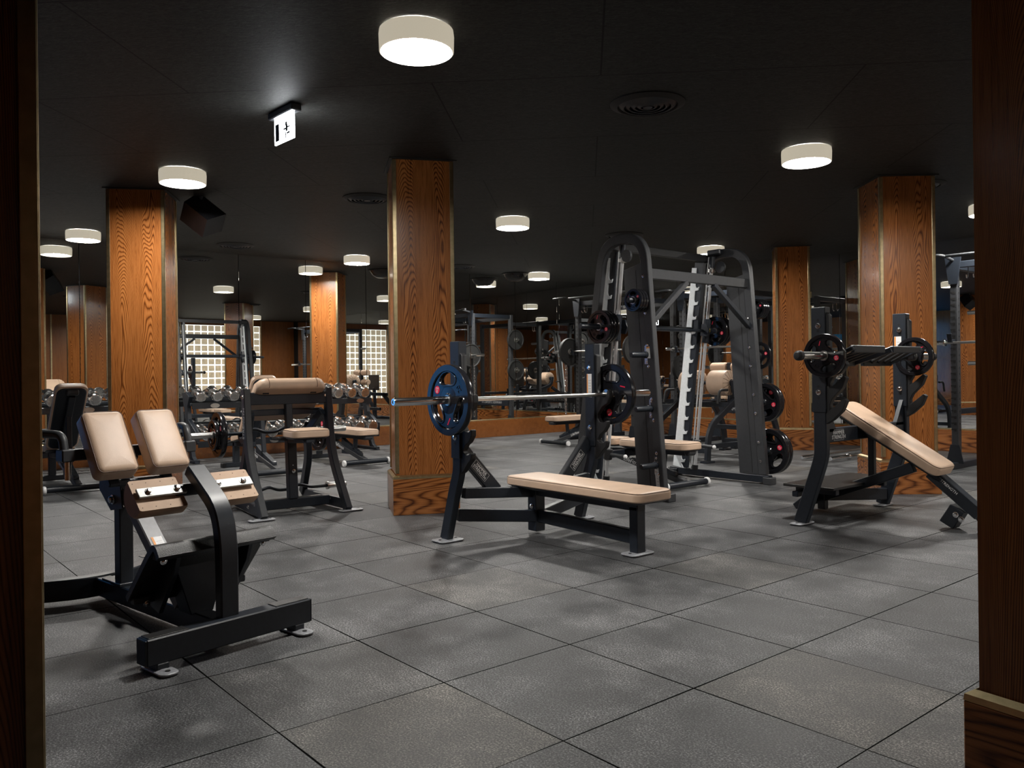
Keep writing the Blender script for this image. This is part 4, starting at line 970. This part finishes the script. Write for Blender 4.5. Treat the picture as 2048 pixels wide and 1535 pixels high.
def dumbbell():
    t = thing('dumbbell', 'x', 'dumbbell', (0, 0, 0), 0)
    MB().lathe([(0, -.07), (.014, -.07), (.018, 0), (.014, .07), (0, .07)], (0, 0, 0), (1, 0, 0), None, 12).build('handle', M_SATIN, t)
    for sg in (-1, 1):
        m = MB(); m.lathe([(0, 0), (.060, 0), (.070, .010), (.076, .014), (.076, .030), (.070, .034), (.076, .038), (.076, .056), (.070, .060), (.076, .064), (.076, .078), (.068, .090), (.062, .092), (.060, .088), (0, .088)], (sg*.062, 0, 0), (sg, 0, 0), None, 28)
        hd = m.build('head', M_CHROME, t, 25)
        f = MB(); f.cyl((sg*.150, 0, 0), (sg*.1515, 0, 0), .050, None, 24); f.build('end_disc', M_SATIN, hd)
        bl = MB()
        for k in range(6): bl.cyl((sg*.1505, .040*cos(R(60*k)), .040*sin(R(60*k))), (sg*.1545, .040*cos(R(60*k)), .040*sin(R(60*k))), .0055, None, 8)
        bl.build('end_screws', M_CHROME, hd)
    return t
db0 = dumbbell(); first = True
ORD = ['rightmost', 'second from right', 'third from right', 'fourth from right', 'fifth from right', 'sixth from right', 'seventh from right', 'eighth from right', 'ninth from right', 'tenth from right', 'eleventh from right', 'twelfth from right']
for rk, (b0, b1, nm) in enumerate(((3.52, 6.24, 'rack right of left column'), (.70, 3.30, 'rack left of left column'))):
    for tier, (x, z) in (('upper', (-10.80, .868)), ('lower', (-10.59, .388))):
        n = 12 if rk == 0 else 11
        for k in range(n):
            y = b1-.17-k*(b1-b0-.34)/(n-1)
            o = db0 if first else dup(db0); first = False
            o.location = (x, y, z); o.rotation_euler = (0, R(14), 0); sc_ = 1.14-.016*k if tier == 'lower' else 1.04-.010*k
            o.scale = (1, sc_, sc_)
            tag(o, 'chrome dumbbell, %s on the %s tier of the %s' % (ORD[k], tier, nm), 'dumbbell', 'chrome dumbbells on the %s tier of the %s' % (tier, nm))
# ================================================================ 8 POWER RACKS ALONG THE BACK MIRROR
def power_rack(lab, loc, rz=0, w_=1.2, d_=.95):
    t = thing('power_rack', lab, 'power rack', loc, rz, 'power racks along the back mirror'); H = 2.25
    for sx in (-1, 1):
        for (y, sl) in ((0, True), (d_, False)):
            u = MB(); u.bar((sx*w_/2, y, .03), (sx*w_/2, y, H), .075, .075, M_GREY, (1, 0, 0))
            for k in range(26 if sl else 12):
                z = .42+k*(.068 if sl else .14)
                if sl:
                    u.box((sx*w_/2+.004, y-.0385, z), (.026, .003, .030), M_DARK, bev=0); u.box((sx*w_/2-.022, y-.0385, z+.006), (.028, .003, .014), M_DARK, bev=0)
                else: u.cyl((sx*w_/2, y-.0395, z), (sx*w_/2, y-.037, z), .011, M_DARK, 8)
                u.cyl((sx*w_/2-.0395, y, z), (sx*w_/2+.0395, y, z), .010, M_DARK, 8)
            u.build('slotted_upright' if sl else 'rear_upright', M_GREY, t)
            g = MB(); g.prism([(-.09, 0), (.09, 0), (.045, .20), (-.045, .20)], .012, None, matx((1, 0, 0), (0, 0, 1), (0, -1, 0), (sx*w_/2, y-.044, .06)), 0); g.build('foot_gusset', M_STEEL, t)
        MB().bar((sx*w_/2, -.25, .035), (sx*w_/2, d_+.1, .035), .08, .07).build('base_rail', M_STEEL, t)
        MB().bar((sx*w_/2, 0, H-.04), (sx*w_/2, d_, H-.04), .06, .075).build('top_side_rail', M_STEEL, t)
        MB().prism([(-.085, .15), (.085, .15), (.045, -.14), (-.045, -.14)], .014, None, matx((1, 0, 0), (0, 0, 1), (0, -1, 0), (sx*w_/2, -.045, H-.10)), 0).build('head_plate', M_STEEL, t)
        MB().tube(fillet([(sx*w_/2, -.05, H+.02), (sx*(w_/2+.02), -.28, H+.06), (sx*(w_/2+.24), -.34, H+.05)], .06), .016, None, 10).build('pull_up_handle', M_GREY, t)
        for z in (1.15, 1.75):
            MB().cyl((sx*(w_/2+.04), d_, z), (sx*(w_/2+.24), d_, z), .024, None).build('plate_horn', M_SATIN, t)
        MB().bar((sx*w_/2, -.06, 1.42-.03), (sx*w_/2, -.15, 1.42-.03), .05, .03).build('bar_hook', M_STEEL, t)
        MB().bar((sx*w_/2, -.145, 1.40), (sx*w_/2, -.165, 1.47), .05, .015).build('hook_lip', M_STEEL, t)
        MB().bar((sx*w_/2, .02, .62), (sx*w_/2, d_-.02, .62), .04, .06).build('safety_arm', M_STEEL, t)
        for k in range(2):
            hk = MB(); hk.tube(fillet([(sx*(w_/2-.14-.07*k), .0, H-.05), (sx*(w_/2-.14-.07*k), -.01, H-.17), (sx*(w_/2-.14-.07*k), -.05, H-.19), (sx*(w_/2-.14-.07*k), -.06, H-.15)], .02), .005, None, 6); hk.build('band_hook', M_CHROME, t)
    MB().bar((-w_/2, .0, H-.03), (w_/2, .0, H-.03), .06, .07).build('front_top_beam', M_STEEL, t)
    MB().bar((-w_/2, d_, H-.06), (w_/2, d_, H-.06), .06, .075).build('rear_top_beam', M_STEEL, t)
    MB().tube([(-w_/2, -.22, H+.05), (w_/2, -.22, H+.05)], .016, None, 10).build('pull_up_bar', M_GREY, t)
    bb = MB().bar((-w_/2, d_, .50), (w_/2, d_, .50), .05, .13).build('brand_beam', M_STEEL, t)
    text(t, 'HAMMER STRENGTH', .07, matx((1, 0, 0), (0, 0, 1), (0, -1, 0), (0, d_-.0265, .50)), M_SILV, name='brand_lettering')
    text(t, 'HAMMER STRENGTH', .07, matx((-1, 0, 0), (0, 0, 1), (0, 1, 0), (0, d_+.0265, .50)), M_SILV, name='brand_lettering')
    return t
power_rack('grey power rack left of the Smith machine, barbell with hanging chains on it', (-9.15, 9.55, 0))
power_rack('grey power rack seen through the Smith machine, left of its catch rack', (-7.42, 9.98, 0), w_=1.05, d_=.85)
power_rack('grey power rack at far right, between right column and frame edge', (-3.23, 9.50, 0))
def solid_plate(lab, loc, grp, Rr=.225, th=.055):
    t = thing('bumper_plate', lab, 'weight plate', loc, 0, grp)
    MB().lathe([(.05, -th*.4), (.10, -th*.32), (Rr-.03, -th*.32), (Rr-.02, -th*.5), (Rr-.004, -th*.5), (Rr, -th*.35), (Rr, th*.35), (Rr-.004, th*.5), (Rr-.02, th*.5), (Rr-.03, th*.32), (.10, th*.32), (.05, th*.4)], (0, 0, 0), (1, 0, 0), None, 40).build('rubber_disc', M_PLATE, t)
    MB().lathe([(.026, -th*.45), (.055, -th*.45), (.058, -th*.3), (.058, th*.3), (.055, th*.45), (.026, th*.45), (.026, -th*.45)], (0, 0, 0), (1, 0, 0), None, 24).build('hub', M_SATIN, t)
    return t
def chain(lab, x, y, ztop, zbot, grp):
    m = MB(); n = int((ztop-zbot)/.045)
    for k in range(n):
        z = ztop-k*.045; pts = []
        for i in range(12):
            a = 2*pi*i/12; u = .016*cos(a); v = .024*sin(a)+(.010 if sin(a) > 0 else -.010)
            pts.append((x+(u if k % 2 else 0)+.006*sin(k*.3), y+(0 if k % 2 else u), z+v))
        m.tube(pts, .0052, None, 6, closed=True)
    o = m.build('lifting_chain', M_CHROME); tag(o, lab, 'chain', grp); return o
xb, yb, zb = -9.15, 9.55-.115, 1.435
barbell('steel barbell on the power rack left of the Smith machine', (xb, yb, zb), R(-90), 2.2, 1.31)
solid_plate('black bumper plate on left end of the power rack barbell', (xb-.70, yb, zb), 'bumper plates on the power rack barbell')
solid_plate('black bumper plate on right end of the power rack barbell, left of the Smith machine', (xb+.70, yb, zb), 'bumper plates on the power rack barbell', .228)
chain('steel chain hanging from left end of the power rack barbell', xb-.80, yb, zb-.05, .22, 'steel lifting chains')
chain('steel chain hanging from right end of the power rack barbell, behind the flat bench', xb+.80, yb, zb-.05, .30, 'steel lifting chains')
barbell('steel barbell on the power rack behind the Smith machine', (-7.42, 9.98-.115, zb), R(-90), 1.5, 1.22)
barbell('steel barbell on the power rack at far right', (-3.23, 9.50-.115, 1.37), R(-90), 2.2, 1.31)
for (x, y, z, lab) in ((-9.95+.05, 9.55+.95, 1.75, 'black bumper plate on the upper rear horn of the left power rack'), (-9.95+.05, 10.5, 1.15, 'black bumper plate on the lower rear horn of the left power rack'),
                       (-8.40, 10.5, 1.15, 'black bumper plate on the right rear horn of the left power rack'), (-2.48, 10.45, 1.15, 'black bumper plate on the rear horn of the far right power rack')):
    solid_plate(lab, (x, y, z), 'bumper plates stored on the rack horns', .20)
adj_bench('flat adjustable bench standing in the power rack with the chains', (-9.15, 9.05, 0), R(-90))
# ================================================================ 9 GLUTE HAM BENCH WITH ROLLERS
def ghd():
    t = thing('glute_ham_bench', 'glute ham bench with large tan rollers behind the Smith machine', 'exercise bench', (-6.42, 8.60, 0))
    for sg, x in ((-1, -.27), (1, .17)):
        m = MB(); m.lathe([(0, -.145), (.06, -.150), (.125, -.142), (.155, -.12), (.158, 0), (.155, .12), (.125, .142), (.06, .150), (0, .145)], (x, 0, .945), (1, 0, 0), None, 32)
        r = m.build('hip_roller', M_TAN, t)
        f = MB()
        for k in range(16):
            a = 2*pi*k/16
            for s2 in (-1, 1):
                f.tube([(x+s2*.1505, .055*cos(a), .945+.055*sin(a)), (x+s2*.143, .12*cos(a), .945+.12*sin(a)), (x+s2*.13, .147*cos(a), .945+.147*sin(a))], .0028, None, 4)
        f.build('gathered_folds', M_SEAM, r)
        MB().cyl((x-.160, 0, .945), (x+.160, 0, .945), .045, None, 16, .01).build('roller_hub', M_STEEL, t)
    for (y, z) in ((.42, 1.14), (.42, .93)):
        for x in (-.16, .16):
            MB().lathe([(0, -.12), (.05, -.12), (.062, -.105), (.062, .105), (.05, .12), (0, .12)], (x, y, z), (1, 0, 0), None, 20).build('ankle_roller', M_TAN, t)
    MB().tube([(-.47, 0, .945), (.36, 0, .945)], .02, None, 10).build('roller_axle', M_STEEL, t)
    for sg in (-1, 1):
        x = .36 if sg > 0 else -.47
        MB().rtube(fillet([(x, -.02, .98), (x, .02, .78), (x, .35, .68), (x, .78, .66)], .15), .05, .07, (1, 0, 0)).build('side_arm', M_STEEL, t)
        MB().tube(fillet([(x, -.14, .86), (x, -.30, .86), (x, -.34, .70)], .05), .016, None, 10).build('handle', M_RUB, t)
        MB().rtube(fillet([(x, -.55, .03), (x, -.52, .42), (x, -.10, .66), (x, .0, .72)], .25, 8), .05, .075, (1, 0, 0)).build('front_leg', M_STEEL, t)
        MB().rtube(fillet([(x, .95, .03), (x, .92, .38), (x, .66, .68)], .25, 8), .05, .075, (1, 0, 0)).build('rear_leg', M_STEEL, t)
        MB().box((x, -.55, .012), (.10, .16, .024), None, bev=.004).build('foot', M_STEEL, t)
        MB().box((x, .95, .012), (.10, .16, .024), None, bev=.004).build('foot', M_STEEL, t)
    for (y, z) in ((-.53, .14), (.93, .14), (.35, .66), (.60, .35)): MB().bar((-.47, y, z), (.36, y, z), .05, .06).build('crossbar', M_STEEL, t)
    MB().bar((0, -.53, .14), (0, .93, .14), .06, .06).build('spine', M_STEEL, t)
    MB().bar((0, .42, .66), (0, .42, 1.2), .06, .05, None, (1, 0, 0)).build('ankle_post', M_STEEL, t)
    for z in (1.14, .93): MB().tube([(-.24, .42, z), (.20, .42, z)], .014, None, 8).build('ankle_axle', M_STEEL, t)
    MB().box((0, .72, .92), (.44, .02, .34), None, bev=.01).build('foot_board', M_GRIT, t)
    MB().bar((0, .75, .14), (0, .73, .80), .06, .05, None, (1, 0, 0)).build('board_post', M_STEEL, t)
    return t
ghd()
# ================================================================ 10 BARBELLS ON THE FLOOR
barbell('steel barbell lying on the floor behind the incline bench, left of the pair', (-5.42, 10.09, .041), R(1.5), 2.2, 1.33, 'barbells on the floor')
barbell('steel barbell lying on the floor behind the incline bench, right of the pair', (-5.09, 10.20, .041), R(.5), 2.2, 1.33, 'barbells on the floor')
sg_ = thing('wall_sign', 'small cyan sign on the front wall, seen in the back mirror', 'sign', (-8.5, B0+.03, 2.12)); MB().box((0, 0, 0), (.42, .02, .22), None, bev=.003).build('panel', M_BLUE, sg_)
